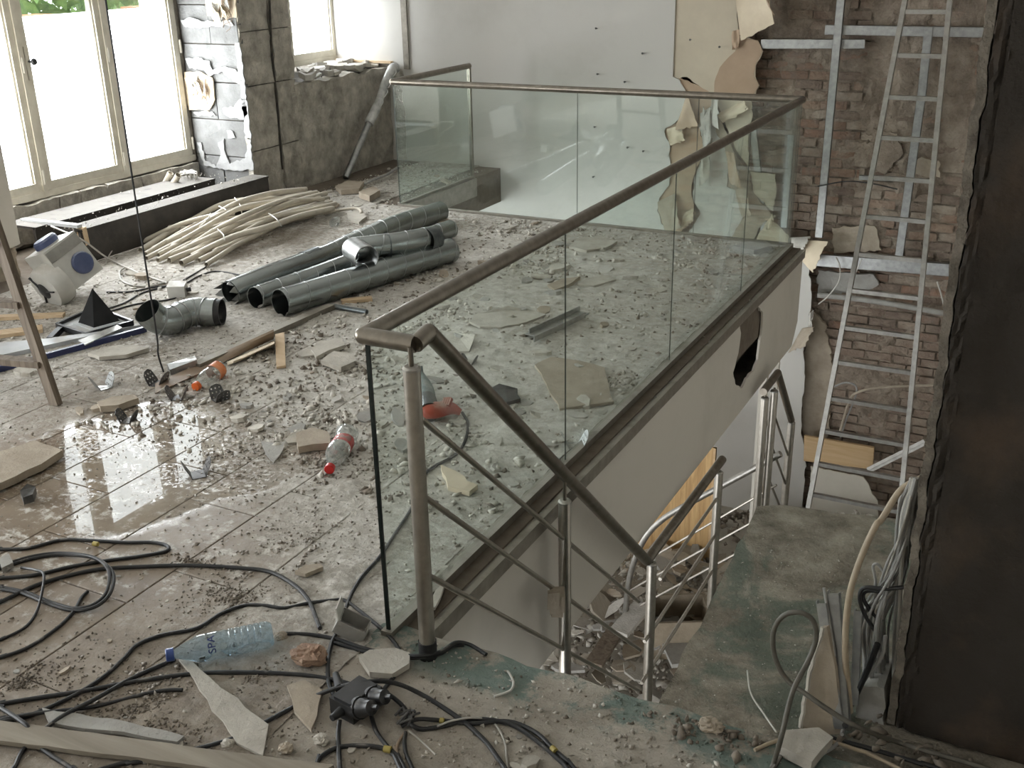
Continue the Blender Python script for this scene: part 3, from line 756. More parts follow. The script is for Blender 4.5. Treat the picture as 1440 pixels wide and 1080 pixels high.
for i, (x, z) in enumerate(bricks):
    if rnd.random() < .05: continue
    dy = rnd.uniform(-.016, .012)-mort(x, z)*.5
    if i < 296:
        o = bpy.data.objects.new('brick', rnd.choice(bm_me)); C.objects.link(o); o.parent = wk; o.matrix_parent_inverse = wk.matrix_basis.inverted()
        o.location = (x, YB+dy, z); o.rotation_euler = (rnd.uniform(-.10, .10), rnd.uniform(-.03, .03), rnd.uniform(-.09, .09))
    else:
        rest.box((x, YB+dy+.010, z), (.205, .04, .061))
ro = rest.build('brick_rest', 'old_brick_1', wk); ro['kind'] = 'stuff'
for px, mat in (([(1150, 380), (1228, 386), (1236, 400), (1214, 413), (1150, 412)], 'plaster_shard_grey'), ([(1138, 432), (1160, 455), (1172, 520), (1165, 600), (1158, 645), (1126, 645), (1130, 520)], 'plaster_shard_brown'),
                ([(1228, 180), (1262, 188), (1270, 215), (1246, 245), (1232, 238)], 'brick_mortar'), ([(1280, 220), (1320, 226), (1322, 250), (1284, 246)], 'plaster_shard_brown'), ([(1170, 320), (1230, 318), (1240, 352), (1172, 356)], 'plaster_shard_brown')):
    sheet('render_patch', px, YB-.045, mat, wk, int(px[0][0]), .03, .012)
# metal studs
def stud(p, q, w, label, flip=1, d=.035, bend=None):
    p, q = V(p), V(q); t = empty('metal_stud', p if p.z < q.z else q, label, 'metal stud', 'galvanised studs on the brick wall')
    ax = (q-p).normalized(); sd = ax.cross(V((0, 1, 0))).normalized()
    MB().prism([p-sd*w/2, p+sd*w/2, q+sd*w/2, q-sd*w/2], (0, .0025, 0)).build('web', 'galvanised', t)
    for s in (-1, 1):
        MB().prism([p+sd*s*w/2, q+sd*s*w/2, q+sd*s*w/2+V((0, d, 0)), p+sd*s*w/2+V((0, d, 0))], sd*(-s*.0025)).build('flange', 'galvanised', t)
    return t
a = PY(1151, 334, 8.76); b = PY(1183, -10, 8.76); b = a+(b-a)*1.6
stud(a, b, .060, 'tall upright galvanised stud left of the aluminium ladder')
a = PY(1264, 360, 8.79); b = PY(1298, 118, 8.79); stud(a, b, .062, 'bent galvanised stud standing behind the ladder rungs')
a = PY(1297, 122, 8.785); b = PY(1306, 38, 8.79); stud(a, b, .060, 'short bright piece of stud at the top of bent stud')
stud(PY(1160, 42, 8.80), PY(1402, 46, 8.80), .072, 'long horizontal galvanised rail high on the brick wall')
stud(PY(1070, 62, 8.80), PY(1216, 62, 8.80), .068, 'short horizontal galvanised rail poking from the torn plasterboard')
stud(PY(1148, 366, 8.78), PY(1346, 381, 8.78), .10, 'wide horizontal galvanised rail low behind the ladder')
stud(PY(1208, 250, 8.83), PY(1255, 252, 8.83), .035, 'thin dusty horizontal strip on brick behind the ladder')
stud(PY(1075, 334, 8.80), PY(1058, 175, 8.80), .055, 'upright stud seen through the corner of the glass')
stud(PY(1102, 320, 8.74), PY(1112, 190, 8.74), .05, 'bluish upright stud right behind the glass corner')
cp = MB().tube(catmull([PY(1150, 415, 8.80), PY(1210, 421, 8.80), PY(1280, 432, 8.80), PY(1340, 443, 8.80)], 4), .022, 12).build('conduit_pipe', 'plaster_shard_grey', None, True)
tag(cp, 'grey conduit pipe running across the brick below wide rail', 'pipe')
def wire(name, px, Y, r, mat, label, cat='cable', group=None, n=6):
    o = MB().tube(catmull([PY(a, b, Y) if len(c) == 0 else PY(a, b, c[0]) for a, b, *c in px], n), r, 7).build(name, mat, None, True)
    return tag(o, label, cat, group)
wire('wire', [(1176, 362), (1181, 375), (1180, 395), (1166, 415), (1151, 428)], 8.70, .006, 'light_cable', 'pale wire curling from the rail beside torn board')
wire('wire', [(1212, 364), (1205, 380), (1196, 402)], 8.70, .004, 'light_cable', 'short straight pale wire left of the ladder rungs')
wire('wire', [(1150, 262), (1190, 255), (1225, 258), (1262, 266)], 8.74, .005, 'black_rubber', 'thin dark wire drooping across the brick wall')
wire('cable', [(1180, 612), (1194, 565), (1206, 552), (1240, 545), (1325, 541)], 8.66, .011, 'plaster_shard_brown', 'thick dusty cable arching over the lower brickwork')
wire('cable', [(1170, 545), (1190, 538), (1205, 548), (1190, 590), (1182, 615)], 8.68, .008, 'grey_cable', 'grey cable bending down behind lower ladder rungs')
wire('wire', [(1318, 396), (1325, 420), (1336, 470)], 8.6, .006, 'light_cable', 'pale wire hanging at the dark wall edge')
# boards low against the brick
lb = empty('lumber_board', PY(1180, 655, 8.68), 'clean knotty pine board wedged low behind the ladder', 'board')
q = wp([(1131, 613), (1229, 630), (1227, 660), (1130, 648)], 8.70)
MB().prism(q, (0, .03, 0)).build('plank', 'lumber', lb); MB().prism(wp([(1221, 629), (1229, 630), (1227, 660), (1219, 659)], 8.69), (0, .02, 0)).build('end_batten', 'lumber', lb)
o = MB().prism(jag(wp([(1140, 656), (1214, 671), (1221, 681), (1226, 694), (1234, 704), (1235, 760), (1140, 760)], 8.64), .005, .04, (0, 2), 3), (0, .0125, 0)).build('board_offcut', 'lower_wall_paint')
tag(o, 'broken white board leaning below the pine board', 'board')
o = MB().bar(PY(1222, 661, 8.60), PY(1302, 621, 8.56), .05, .045, (0, -1, .4)).bar(PY(1222, 661, 8.60)+V((0, -.02, .02)), PY(1302, 621, 8.56)+V((0, -.02, .02)), .02, .06, (0, -1, .4)).build('metal_profile', 'aluminium')
tag(o, 'shiny metal profile lying aslant beside the pine board', 'metal profile')

# ------------------------------------------------------------------ aluminium ladder
lp0 = V((-1.2, 7.60, ZL)); lpn = V((0, 4.5, -.75)).normalized()
def LQ(x, y):
    d = _ray(x, y); t = (lp0-CO).dot(lpn)/d.dot(lpn); return CO+d*t
Lp = [(1270, 17), (1258, 78), (1246, 137), (1236, 194), (1226, 250), (1214, 306), (1203, 359), (1196, 410), (1184, 463), (1178, 511), (1170, 562), (1158, 606), (1148, 652), (1140, 697)]
Rp = [(1334, 16), (1327, 79), (1322, 139), (1316, 197), (1311, 254), (1305, 310), (1301, 365), (1295, 418), (1290, 471), (1287, 523), (1281, 576), (1275, 626), (1271, 674), (1265, 717)]
ld = empty('aluminium_ladder', (-1.2, 7.6, ZL), 'tall dusty aluminium ladder leaning in front of the brick wall', 'ladder')
l0, l1 = LQ(1137, 712), LQ(1273, 0); r0, r1 = LQ(1265, 722), LQ(1336, 0)
def ext(a, b, z): return a+(b-a)*((z-a.z)/(b.z-a.z))
for a, b in ((l0, l1), (r0, r1)):
    A, B = ext(a, b, ZL+.02), ext(a, b, 2.9)
    MB().bar(A, B, .034, .055, (0, -1, 0)).build('stile', 'aluminium', ld)
    MB().bar(A+V((0, 0, 0)), A+(B-A).normalized()*.06, .04, .062, (0, -1, 0)).build('rubber_foot', 'black_rubber', ld)
for (xl, yl), (xr, yr) in zip(Lp, Rp):
    zz = (ext(l0, l1, LQ(xl, yl).z).z + ext(r0, r1, LQ(xr, yr).z).z)/2
    a, b = ext(l0, l1, zz), ext(r0, r1, zz)
    MB().bar(a, b, .034, .030).build('rung', 'aluminium', ld)
for zz in (1.75, 2.02, 2.3, 2.58, -2.75):
    MB().bar(ext(l0, l1, zz), ext(r0, r1, zz), .034, .030).build('rung', 'aluminium', ld)

# ------------------------------------------------------------------ glass balustrade
HZ = .95; RR = .0235
gb_ = empty('glass_balustrade', (GX, 4.6, 0), 'green tinted glass balustrade with steel handrail around the stairwell', 'balustrade')
def sph(c, r): return (c, (0, 0, 1), [(r*math.sin(PI*i/8), -r*math.cos(PI*i/8)) for i in range(9)], 14)
def rail(pts, r, name, par, mat='handrail_steel'):
    b = MB()
    for p, q in zip(pts[:-1], pts[1:]): b.tube([p, q], r, 18)
    for p in pts[1:-1]: b.lathe(*sph(V(p), r))
    return b.build(name, mat, par, True)
XD = -1.430
rail([(AX, RY, HZ), (AX, AY, HZ)], RR, 'handrail', gb_)
rail([(AX, AY, HZ), (GX, AY, HZ)], RR, 'handrail', gb_)
rail([(GX, AY, HZ), (GX, CY-.012, HZ), (XD, CY-.012, HZ)], RR, 'handrail', gb_)
def panel(a, b, z0=-.03, z1=HZ-.01, ew=(.0012, .0012)):
    a, b = V(a), V(b); t = (b-a).normalized(); n = V((-t.y, t.x, 0))*.0055
    q = [V((a.x, a.y, z0))-n, V((b.x, b.y, z0))-n, V((b.x, b.y, z1))-n, V((a.x, a.y, z1))-n]
    pn = MB().prism(q, n*2).build('glass_panel', 'balustrade_glass', gb_)
    for p, s, w_ in ((a, 1, ew[0]), (b, -1, ew[1])):
        e = V((p.x, p.y, 0)) + t*s*w_/2
        MB().bar(e+V((0, 0, z0)), e+V((0, 0, z1)), w_, .0125 if w_ > .003 else .003, t.cross(V((0, 0, 1)))).build('polished_edge', 'glass_edge', pn)
    return pn
s1 = PX(795, 420, GX).y; s2 = PX(948, 330, GX).y; s3 = (s2+AY)/2+.02
g_ = .0015
ys = [CY, s1, s2, s3, AY-.012]
for a, b in zip(ys[:-1], ys[1:]): panel((GX, a+g_, 0), (GX, b-g_, 0), ew=(.006 if a == CY else .0012, .0012))
xs = PY(812, 200, AY).x
xs = [AX+.012, xs, (xs+GX)/2+.1, GX-.012]
for a, b in zip(xs[:-1], xs[1:]): panel((a+g_, AY, 0), (b-g_, AY, 0))
panel((AX, AY+.012, 0), (AX, RY-.02, 0))
MB().bb((GX-.018, CY-.01, -.05), (GX+.018, AY, .018)).bb((GX+.018, CY+.03, -.05), (FXF+.012, AY, -.018)).bb((FXF-.004, CY+.05, -.07), (FXF+.014, AY, -.014)).build('base_channel', 'channel_steel', gb_)
MB().bb((AX, AY-.018, -.05), (GX, AY+.018, .016)).build('base_channel', 'channel_steel', gb_)
MB().bb((AX-.016, AY, -.05), (AX+.016, RY, .018)).bb((AX+.018, AY, -.16), (AX+.04, RY, .0)).build('base_channel', 'channel_steel', gb_)
MB().bb((AX-.014, RY-.02, -.05), (AX+.014, RY+.008, HZ)).build('end_post', 'handrail_steel', gb_)

# ------------------------------------------------------------------ stair railings
sr = empty('stair_railing', (XD, CY, 0), 'steel stair railing descending from the near post to the landing', 'railing')
top = V((XD, 2.255, .962)); low = V((XD, 3.990, -.690))
rail([(XD, CY-.012, HZ), top, low, (XD, 5.13, -.690)], RR, 'handrail', sr)
def post(y, z0, z1, zr, par, x=XD, r=.0235):
    p = MB().tube([(x, y, z0), (x, y, z1)], r, 16).build('post', 'brushed_steel', par, True)
    MB().tube([(x, y, z1), (x, y, zr)], .007, 8).build('pin', 'handrail_steel', p, True)
    MB().lathe((x, y, z1), (0, 0, 1), [(0, .006), (r*.8, .006), (r*1.04, .0), (r*1.04, -.006)], 16).build('cap', 'aluminium', p, True)
    return p
p = post(2.165, .0, .893, HZ, sr)
MB().tube([(XD, 2.165, -.002), (XD, 2.165, .055)], .027, 14).build('rubber_sleeve', 'black_rubber', p, True)
post(3.106, -.93, .045, .15, sr); post(4.06, -1.60, -.745, -.70, sr); post(5.08, -1.60, -.745, -.70, sr)
for a, b in (((592, 589), (898, 846)), ((597, 699), (900, 914)), ((602, 809), (898, 971))):
    MB().tube([PX(*a, XD), PX(*b, XD)], .009, 10).build('bar', 'brushed_steel', sr, True)
for a, b in (((928, 820), (1004, 702)), ((906, 910), (1003, 750)), ((902, 968), (997, 804))):
    p, q = PX(*a, XD), PX(*b, XD); z = (p.z+q.z)/2
    MB().tube([(XD, p.y, z), (XD, 5.10, z)], .009, 10).build('bar', 'brushed_steel', sr, True)
s2_ = empty('stair_railing', (XD, 6.0, -1.6), 'short steel newel railing with chevron bars beyond the walkway', 'railing')
rp = [(XD, 5.93, -.60), (XD, 6.27, -.60), (XD, 6.78, -1.13)]
rail(rp, RR, 'handrail', s2_)
post(5.985, -1.6, -.66, -.60, s2_); post(6.02, -1.6, -.62, -.60, s2_, XD+.045); post(6.79, -2.6, -1.15, -1.12, s2_, r=.026)
for k in (.24, .46, .70):
    MB().tube([(XD, 6.0, -.66-k), (XD, 6.22, -.60-k), (XD, 6.78, -1.16-k)], .0078, 8).build('bar', 'brushed_steel', s2_, True)
YL = 6.1
s3_ = empty('stair_railing', (-2.3, YL, ZL), 'lower stair railing with a curved end rising toward the newel', 'railing')
MB().tube(catmull([PY(a, b, YL) for a, b in ((1098, 638), (1060, 659), (1010, 686), (960, 713), (930, 732), (907, 757), (890, 795), (882, 835), (878, 885), (876, 940))], 5), .020, 14).build('handrail', 'aluminium', s3_, True)
for a, b in (((1092, 682), (927, 778)), ((1080, 722), (884, 831)), ((1060, 765), (900, 852))):
    MB().tube([PY(*a, YL), PY(*b, YL)], .0078, 8).build('bar', 'brushed_steel', s3_, True)
a = PY(1066, 640, 6.9)
o = MB().bb((a.x-.025, 6.88, ZL), (a.x+.025, 6.94, -.66)).bb((a.x+.06, 6.95, ZL), (a.x+.085, 6.98, -.66)).build('column_casing', 'lower_wall_paint')
tag(o, 'slim white casing strip standing under the slab by the newel', 'column')
pw = empty('plywood_board', (-2.5, 7.6, ZL), 'orange grained plywood board standing on the lower floor', 'board')
xr = PY(1003, 700, 7.6).x; zt = PY(1003, 630, 7.6).z
MB().bb((xr-.75, 7.6, ZL+.04), (xr, 7.62, zt)).build('panel', 'plywood', pw)
MB().bb((xr-.02, 7.595, ZL), (xr+.0, 7.625, zt)).build('edge_strip', 'lumber', pw)
# ------------------------------------------------------------------ black duct casings under the window
def casing(x0, x1, y0, y1, z1, label):
    t = empty('trench_casing', ((x0+x1)/2, (y0+y1)/2, 0), label, 'casing')
    MB().bb((x1-.02, y0, .0), (x1, y1, z1)).build('front_plate', 'steel_dark', t)
    MB().bb((x0, y0, z1-.012), (x1+.006, y1, z1+.004)).build('top_plate', 'steel_dark', t)
    MB().bb((x0, y1-.02, 0), (x1-.02, y1, z1-.012)).build('end_plate', 'steel_dark', t)
    return t
casing(-5.84, -5.68, 4.80, 6.70, .225, 'long black duct casing with a dusty top nearest the conduit bundle')
casing(-6.28, -5.98, 4.70, 6.42, .235, 'black duct casing behind, close under the tall window')
o = MB().bar((-5.72, 4.86, .0), (-5.70, 4.83, .24), .035, .06, (1, 0, 0)).build('wood_stub', 'raw_wood'); tag(o, 'short raw wooden upright propping the end of casing', 'wood')
o = MB().bar(F(32, 309, .24), F(112, 318, .25), .04, .022).build('wood_batten', 'pale_panel'); tag(o, 'pale batten lying from the pier to the casing end', 'batten')
# conduits lying on the rear casing
for k, (a, b, lab) in enumerate((((222, 278), (240, 243), 'left'), ((233, 278), (251, 246), 'right'))):
    o = MB().pipe([F(*a, .10), F(*b, .30)], .024, .003, 14).build('conduit_offcut', 'pvc_conduit', None, True)
    tag(o, 'short beige conduit leaning on rear casing, %s of the pair' % lab, 'conduit', 'conduit offcuts on the casing')
wt = empty('wire_tuft', F(262, 250, .25), 'tangle of pale wires hanging over the rear casing end', 'wire')
rnd = random.Random(3)
for k in range(12):
    a = F(250+rnd.uniform(0, 8), 243+rnd.uniform(-2, 3), .28); b = F(258+rnd.uniform(0, 20), 240+rnd.uniform(-2, 4), .30); c = F(262+rnd.uniform(-2, 16), 262+rnd.uniform(-4, 6), .14)
    MB().tube(catmull([a, b, b.lerp(c, .4)+V((.03, -.02, .01)), c], 5), .004, 5).build('strand', 'light_cable', wt, True)

# ------------------------------------------------------------------ bundle of beige conduits
rnd = random.Random(17)
ends = [((198, 352), (300, 298), (438, 271), .05), ((205, 357), (310, 300), (452, 274), .09), ((210, 345), (330, 282), (425, 268), .06), ((216, 340), (320, 285), (440, 280), .12),
        ((222, 358), (345, 312), (462, 278), .04), ((230, 362), (350, 315), (466, 284), .08), ((238, 366), (360, 318), (468, 290), .03), ((248, 362), (370, 320), (470, 296), .05),
        ((265, 356), (372, 312), (460, 288), .10), ((270, 360), (380, 318), (468, 293), .13), ((228, 305), (300, 303), (330, 302), .03), ((226, 314), (290, 311), (345, 305), .05),
        ((186, 330), (270, 322), (320, 312), .03), ((200, 340), (312, 300), (448, 272), .14), ((290, 372), (380, 322), (445, 286), .03), ((216, 350), (325, 296), (450, 279), .16), ((232, 352), (340, 292), (455, 280), .20), ((260, 350), (355, 298), (445, 270), .21), ((240, 345), (330, 287), (430, 266), .19), ((280, 366), (375, 316), (462, 283), .07), ((222, 366), (320, 325), (420, 300), .02), ((255, 370), (345, 330), (440, 302), .02), ((206, 363), (305, 318), (400, 292), .05), ((300, 355), (390, 305), (472, 286), .11), ((246, 356), (352, 306), (458, 272), .16)]
for k, (a, b, c, z) in enumerate(ends):
    A, Bm, Cc = F(*a, .022), F(*b, z+.02), F(*c, .03+z*.35)
    q1 = A.lerp(Bm, .5)+V((rnd.uniform(-.02, .02), 0, rnd.uniform(.0, .03))); q2 = Bm.lerp(Cc, .5)+V((rnd.uniform(-.02, .02), 0, rnd.uniform(.0, .02)))
    o = MB().pipe(catmull([A, q1, Bm, q2, Cc], 6), .0165 if k % 3 else .020, .003, 10).build('conduit', 'pvc_conduit', None, True)
    tag(o, 'bent beige plastic conduit in the loose bundle by black casing', 'conduit', 'conduits in the loose bundle')
for a, b in (((296, 300), (281, 318)), ((308, 290), (322, 300)), ((140+190, 278), (340, 300)), ((378, 300), (396, 318)), ((316, 338), (306, 322))):
    o = MB().tube(catmull([F(*a, .19), F((a[0]+b[0])/2+3, (a[1]+b[1])/2, .21), F(*b, .15)], 4), .004, 6).build('cable_tie', 'off_white_plastic', None, True)
    tag(o, 'thin white tie around the loose conduit bundle', 'cable tie', 'ties on the conduit bundle')
# ------------------------------------------------------------------ spiral ducts
def seams(pts, r, pitch, name, par, mat='duct_zinc'):
    """raised helical lock seam of a spiral duct"""
    P = [V(p) for p in pts]; L = [0]
    for a, b in zip(P[:-1], P[1:]): L.append(L[-1]+(b-a).length)
    tot = L[-1]; out = []; n = int(tot/pitch*20)
    for i in range(n+1):
        d = tot*i/n; j = max(k for k in range(len(L)) if L[k] <= d+1e-9); j = min(j, len(P)-2)
        t = (P[j+1]-P[j]).normalized(); c = P[j]+t*(d-L[j]); u = t.cross(V((0, 0, 1))).normalized(); w = u.cross(t); a = 2*PI*d/pitch
        out.append(c+(u*math.cos(a)+w*math.sin(a))*(r+.0008))
    MB().tube(out, .0018, 5).build(name, mat, par, True)
def duct(pts, r, label, dent=0, seam=True, ztop=0):
    P = catmull(pts, 10) if len(pts) > 2 else [V(pts[0]).lerp(V(pts[1]), i/24) for i in range(25)]
    t = empty('spiral_duct', P[0]-V((0, 0, r)), label, 'duct', 'galvanised spiral ducts on the floor')
    b = MB().pipe(P, r, .003, 28)
    if dent:
        rd = random.Random(dent); cs = [(rd.uniform(.02, .98), rd.uniform(0, 2*PI)) for _ in range(6)]
        n = 28; L = len(P)
        for i in range(L):
            s_ = i/(L-1)
            for k in range(n):
                v0 = V(b.v[i*n+k]); c = P[i]; a = 2*PI*k/n
                d = sum(math.exp(-((s_-q)/.05)**2)*max(0, math.cos(a-w))**3 for q, w in cs)
                f = 1-.16*min(1, d); b.v[i*n+k] = tuple(c+(v0-c)*f)
                j = L*n+i*n+k; v1 = V(b.v[j]); b.v[j] = tuple(c+(v1-c)*f)
    b.build('duct_wall', 'duct_zinc', t, True)
    if seam: seams(P, r if not dent else r*.97, .15, 'lock_seam', t, 'galvanised')
    MB().tube([P[0], P[0]+(P[2]-P[0]).normalized()*(P[-1]-P[0]).length*.35], r-.006, 20, True).build('inner_shadow', 'duct_inside', t) if False else None
    return t
R1 = .078
d1a, d1b = F(394, 426, R1), F(634, 352, R1)
duct([d1a, d1b], R1, 'front straight spiral duct lying nearest the viewer')
duct([F(359, 419, .064), F(440, 390, .064), F(500, 368, .066), F(634, 322, .07)], .064, 'middle spiral duct beneath the taped duct')
d3 = duct([F(324, 412, R1*.8), F(372, 392, R1), F(413, 377, R1), F(457, 360, R1), F(540, 323, R1), F(620, 297, R1)], R1*.95, 'rear dented spiral duct with a torn end', dent=5)
d4 = duct([F(499, 350, .205), F(560, 343, .20), F(612, 333, .185)], R1*.92, 'short taped spiral duct lying across the other ducts')
MB().pipe([F(516, 363, .195), F(497, 350, .205)], R1*.96, .004, 24).build('collar', 'galvanised', d4, True)
MB().pipe([F(522, 347.5, .2), F(548, 345, .2)], R1*.96, .004, 24).build('tape_wrap', 'tape_dark', d4, True)
MB().pipe([F(598, 338, .185), F(612, 334.5, .18)], R1*.98, .004, 24).build('tape_wrap', 'tape_dark', d4, True)
MB().pipe([F(428, 371, R1), F(447, 363.5, R1)], R1*.99, .004, 24).build('tape_wrap', 'tape_dark', d3, True)
tn = MB(); rnd = random.Random(6); c = F(322, 413, R1*.8); ax = (F(372, 392, R1)-c).normalized(); u = ax.orthogonal().normalized(); w = ax.cross(u)
for k in range(9):
    a = 2*PI*k/9; p = c+(u*math.cos(a)+w*math.sin(a))*R1*.9; q = c-ax*rnd.uniform(.02, .07)+(u*math.cos(a+.3)+w*math.sin(a+.3))*R1*rnd.uniform(.75, 1.15); p2 = c+(u*math.cos(a+.6)+w*math.sin(a+.6))*R1*.9
    tn.add([p, q, p2, p+ax*.01, q+ax*.006, p2+ax*.01], [(0, 1, 2), (5, 4, 3), (0, 3, 4, 1), (1, 4, 5, 2)])
tn.build('torn_rim', 'galvanised', d3)
de = empty('duct_elbow', F(250, 470, 0), 'bent galvanised duct elbow with an open flared mouth', 'duct')
ep = catmull([F(207, 437, .165), F(218, 447, .115), F(232, 452, .085), F(247, 448, .080), F(262, 441, .085), F(280, 438, .085), F(292, 439, .08), F(305, 439, .08)], 5)
MB().pipe(ep, [.083]*1 and .076, .003, 28).build('elbow_wall', 'duct_zinc', de, True)
for i in (8, 14, 18, 23, 28):
    t_ = (ep[i+1]-ep[i]).normalized(); MB().tube([ep[i]+((t_.orthogonal().normalized()*math.cos(a)+t_.cross(t_.orthogonal().normalized())*math.sin(a))*.077) for a in [2*PI*k/28 for k in range(28)]], .0035, 6, closed=True).build('crimp_ring', 'galvanised', de, True)
t_ = (ep[-1]-ep[-2]).normalized(); MB().pipe([ep[-1]-t_*.02, ep[-1]+t_*.03], .071, .008, 24).build('rubber_gasket', 'black_rubber', de, True)

# ------------------------------------------------------------------ ventilation unit with blue caps
FU = F(88, 417, 0)
fu = empty('ventilation_unit', FU, 'grey ventilation unit with two dark blue duct caps and round fan', 'ventilation unit')
BW, BD, BH = .235, .26, .27                                   # right, deep, high
_B = Matrix((RT, UP, -_fw)).transposed()
Rm = _B @ Matrix.Rotation(math.radians(31), 3, 'Z') @ Matrix.Rotation(math.radians(26), 3, 'X') @ Matrix.Rotation(math.radians(40), 3, 'Y')
lowest = min((Rm @ V((sx*BW/2, sy*BH/2, sz*BD/2))).z for sx in (-1, 1) for sy in (-1, 1) for sz in (-1, 1))
ctr = F(90, 371, -lowest+.004)
MB().box(ctr, (BW, BH, BD), Rm).build('housing', 'off_white_plastic', fu)
MB().box(ctr+Rm @ V((0, BH*.34, BD*.5)), (BW*.98, BH*.24, .008), Rm).build('label_band', 'plaster_shard_grey', fu)
fx = Rm @ V((0, 0, 1)); tz = Rm @ V((0, 1, 0)); sx_ = Rm @ V((-1, 0, 0))
MB().lathe(ctr+fx*BD*.5+Rm @ V((.035, -.035, 0)), fx, [(.066, -.01), (.066, .012), (.058, .02), (0, .02)], 28).build('duct_cap', 'blue_cap', fu, True)
MB().lathe(ctr+tz*BH*.5+Rm @ V((-.01, .0, .01)), tz, [(.068, -.01), (.068, .03)], 28).build('spigot', 'off_white_plastic', fu, True)
MB().lathe(ctr+tz*(BH*.5+.02)+Rm @ V((-.01, .0, .01)), tz, [(.073, -.012), (.073, .018), (.062, .03), (0, .032)], 28).build('duct_cap', 'blue_cap', fu, True)
fc = ctr+sx_*BW*.5+Rm @ V((0, -.05, .03))
fn_ = MB().lathe(fc, sx_, [(.128, -.02), (.132, .05), (.120, .085), (.085, .098), (.05, .095), (.045, .06), (0, .06)], 32).build('fan_scroll', 'off_white_plastic', fu, True)
MB().lathe(fc+sx_*.062, sx_, [(.050, .02), (.050, .036), (.03, .045), (0, .045)], 20).build('motor', 'black_plastic', fn_, True)
for k in range(3):
    a = 2*PI*k/3+.4; u = sx_.orthogonal().normalized(); w = sx_.cross(u); c = fc+sx_*.10
    MB().bar(c, c+(u*math.cos(a)+w*math.sin(a))*.11, .012, .008).build('strut', 'black_plastic', fn_)
# grey block behind it and pale wires
def fcable(name, px, r, mat, label, cat='cable', group=None, z=None, n=7):
    P = []
    for q in px:
        zz = q[2] if len(q) > 2 else (z or 0)
        P.append(F(q[0], q[1], r+zz))
    for e, i, j in ((px[0], 0, 1), (px[-1], -1, -2)):            # cables that leave the picture go on over the floor
        if e[0] < 0 or e[1] > 1068:
            d = P[i]-P[j]; d.z = 0; q = P[i]+d.normalized()*.55+V((.05, -.06, 0)); q.z = r
            P.insert(0, q) if i == 0 else P.append(q)
    o = MB().tube(catmull(P, n), r, 8).build(name, mat, None, True)
    return tag(o, label, cat, group)
fcable('cable', [(72, 318, .26), (100, 330, .24), (120, 340, .15), (150, 362, .02), (180, 377), (205, 388), (235, 398)], .006, 'light_cable', 'pale cable running from ventilation unit across the dust')
fcable('cable', [(175, 376, .01), (168, 383), (172, 395), (190, 402), (214, 402), (236, 396)], .006, 'light_cable', 'looped pale cable end beside the junction box')
fcable('cable', [(150, 411), (185, 410), (215, 404), (238, 402)], .005, 'black_rubber', 'dark cable left of the white junction box')
fcable('cable', [(146, 436), (175, 426), (200, 412), (232, 403)], .005, 'black_rubber', 'dark cable slanting to the junction box from pyramid')
fcable('cable', [(148, 440), (190, 428), (228, 423), (248, 419)], .005, 'black_rubber', 'dark cable passing behind the duct elbow')
fcable('cable', [(262, 398), (280, 388), (300, 382), (318, 383), (342, 388)], .005, 'black_rubber', 'dark cable leading right from the junction box')
fcable('cable', [(258, 394), (275, 384), (292, 374), (303, 366)], .005, 'black_rubber', 'dark cable leading toward the conduit bundle')
jb = empty('junction_box', F(252, 412, 0), 'small white junction box on the floor before the ducts', 'junction box')
c = F(250, 408, .035); Rj = Matrix.Rotation(.5, 3, 'Z') @ Matrix.Rotation(.15, 3, 'X')
MB().box(c, (.10, .08, .07), Rj).build('body', 'off_white_plastic', jb); MB().box(c+Rj @ V((0, 0, .038)), (.104, .084, .008), Rj).build('lid', 'off_white_plastic', jb); MB().tube([c+Rj @ V((.05, 0, 0)), c+Rj @ V((.075, .01, .0))], .014, 10).build('gland', 'black_plastic', jb, True)
fcable('wire', [(164, 290, .22), (163, 310, .15), (160, 345, .05), (152, 362, .0), (148, 372)], .004, 'light_cable', 'thin pale wire drooping down the front of black casing')
# black pyramid on a tray
py_ = empty('pyramid_cowl', F(135, 458, 0), 'black four sided pyramid cowl standing on a square tray', 'roof cowl')
tc_ = [F(80, 460, .03), F(120, 474, .0), F(187, 456, .03), F(135, 436, .05)]
tm = sum(tc_, V())/4
MB().prism([tm+(p-tm)*.96 for p in tc_], (0, 0, .006)).build('tray', 'pale_panel', py_)
for a, b in zip(tc_, tc_[1:]+tc_[:1]): MB().bar(a+V((0, 0, .008)), b+V((0, 0, .008)), .014, .03).build('tray_rim', 'black_plastic', py_)
bs_ = [tm+(p-tm)*.56+V((.02, .02, .012)) for p in tc_]
MB().prism([tm+(p-tm)*.62+V((.01, .01, .007)) for p in tc_], (0, 0, .008)).build('base_plate', 'pale_panel', py_)
ap = sum(bs_, V())/4+V((0, .0, .19))
MB().add(bs_+[ap], [(0, 1, 4), (1, 2, 4), (2, 3, 4), (3, 0, 4), (3, 2, 1, 0)]).build('pyramid', 'black_cowl', py_)
MB().bar(F(70, 478, .01), F(88, 460, .03), .03, .03).build('tray_leg', 'black_plastic', py_)
# blue edged panel
bp = empty('blue_edged_panel', F(100, 495, 0), 'long pale panel with a dark blue edge lying before pyramid tray', 'panel')
q = [F(-30, 512, .0), F(-30, 490, 0), F(60, 482, 0), F(150, 470, .0), F(190, 460, .0), F(203, 461, 0)]
MB().prism(q, (0, 0, .022)).build('sheet', 'pale_panel', bp)
MB().bar(F(-30, 527, .014), F(205, 463, .014), .02, .032).build('edge_strip', 'blue_edge', bp)
MB().prism([F(110, 480, .024), F(165, 458, .04), F(172, 462, .036), F(120, 486, .024)], (0, 0, .006)).build('loose_film', 'plastic_film', bp)
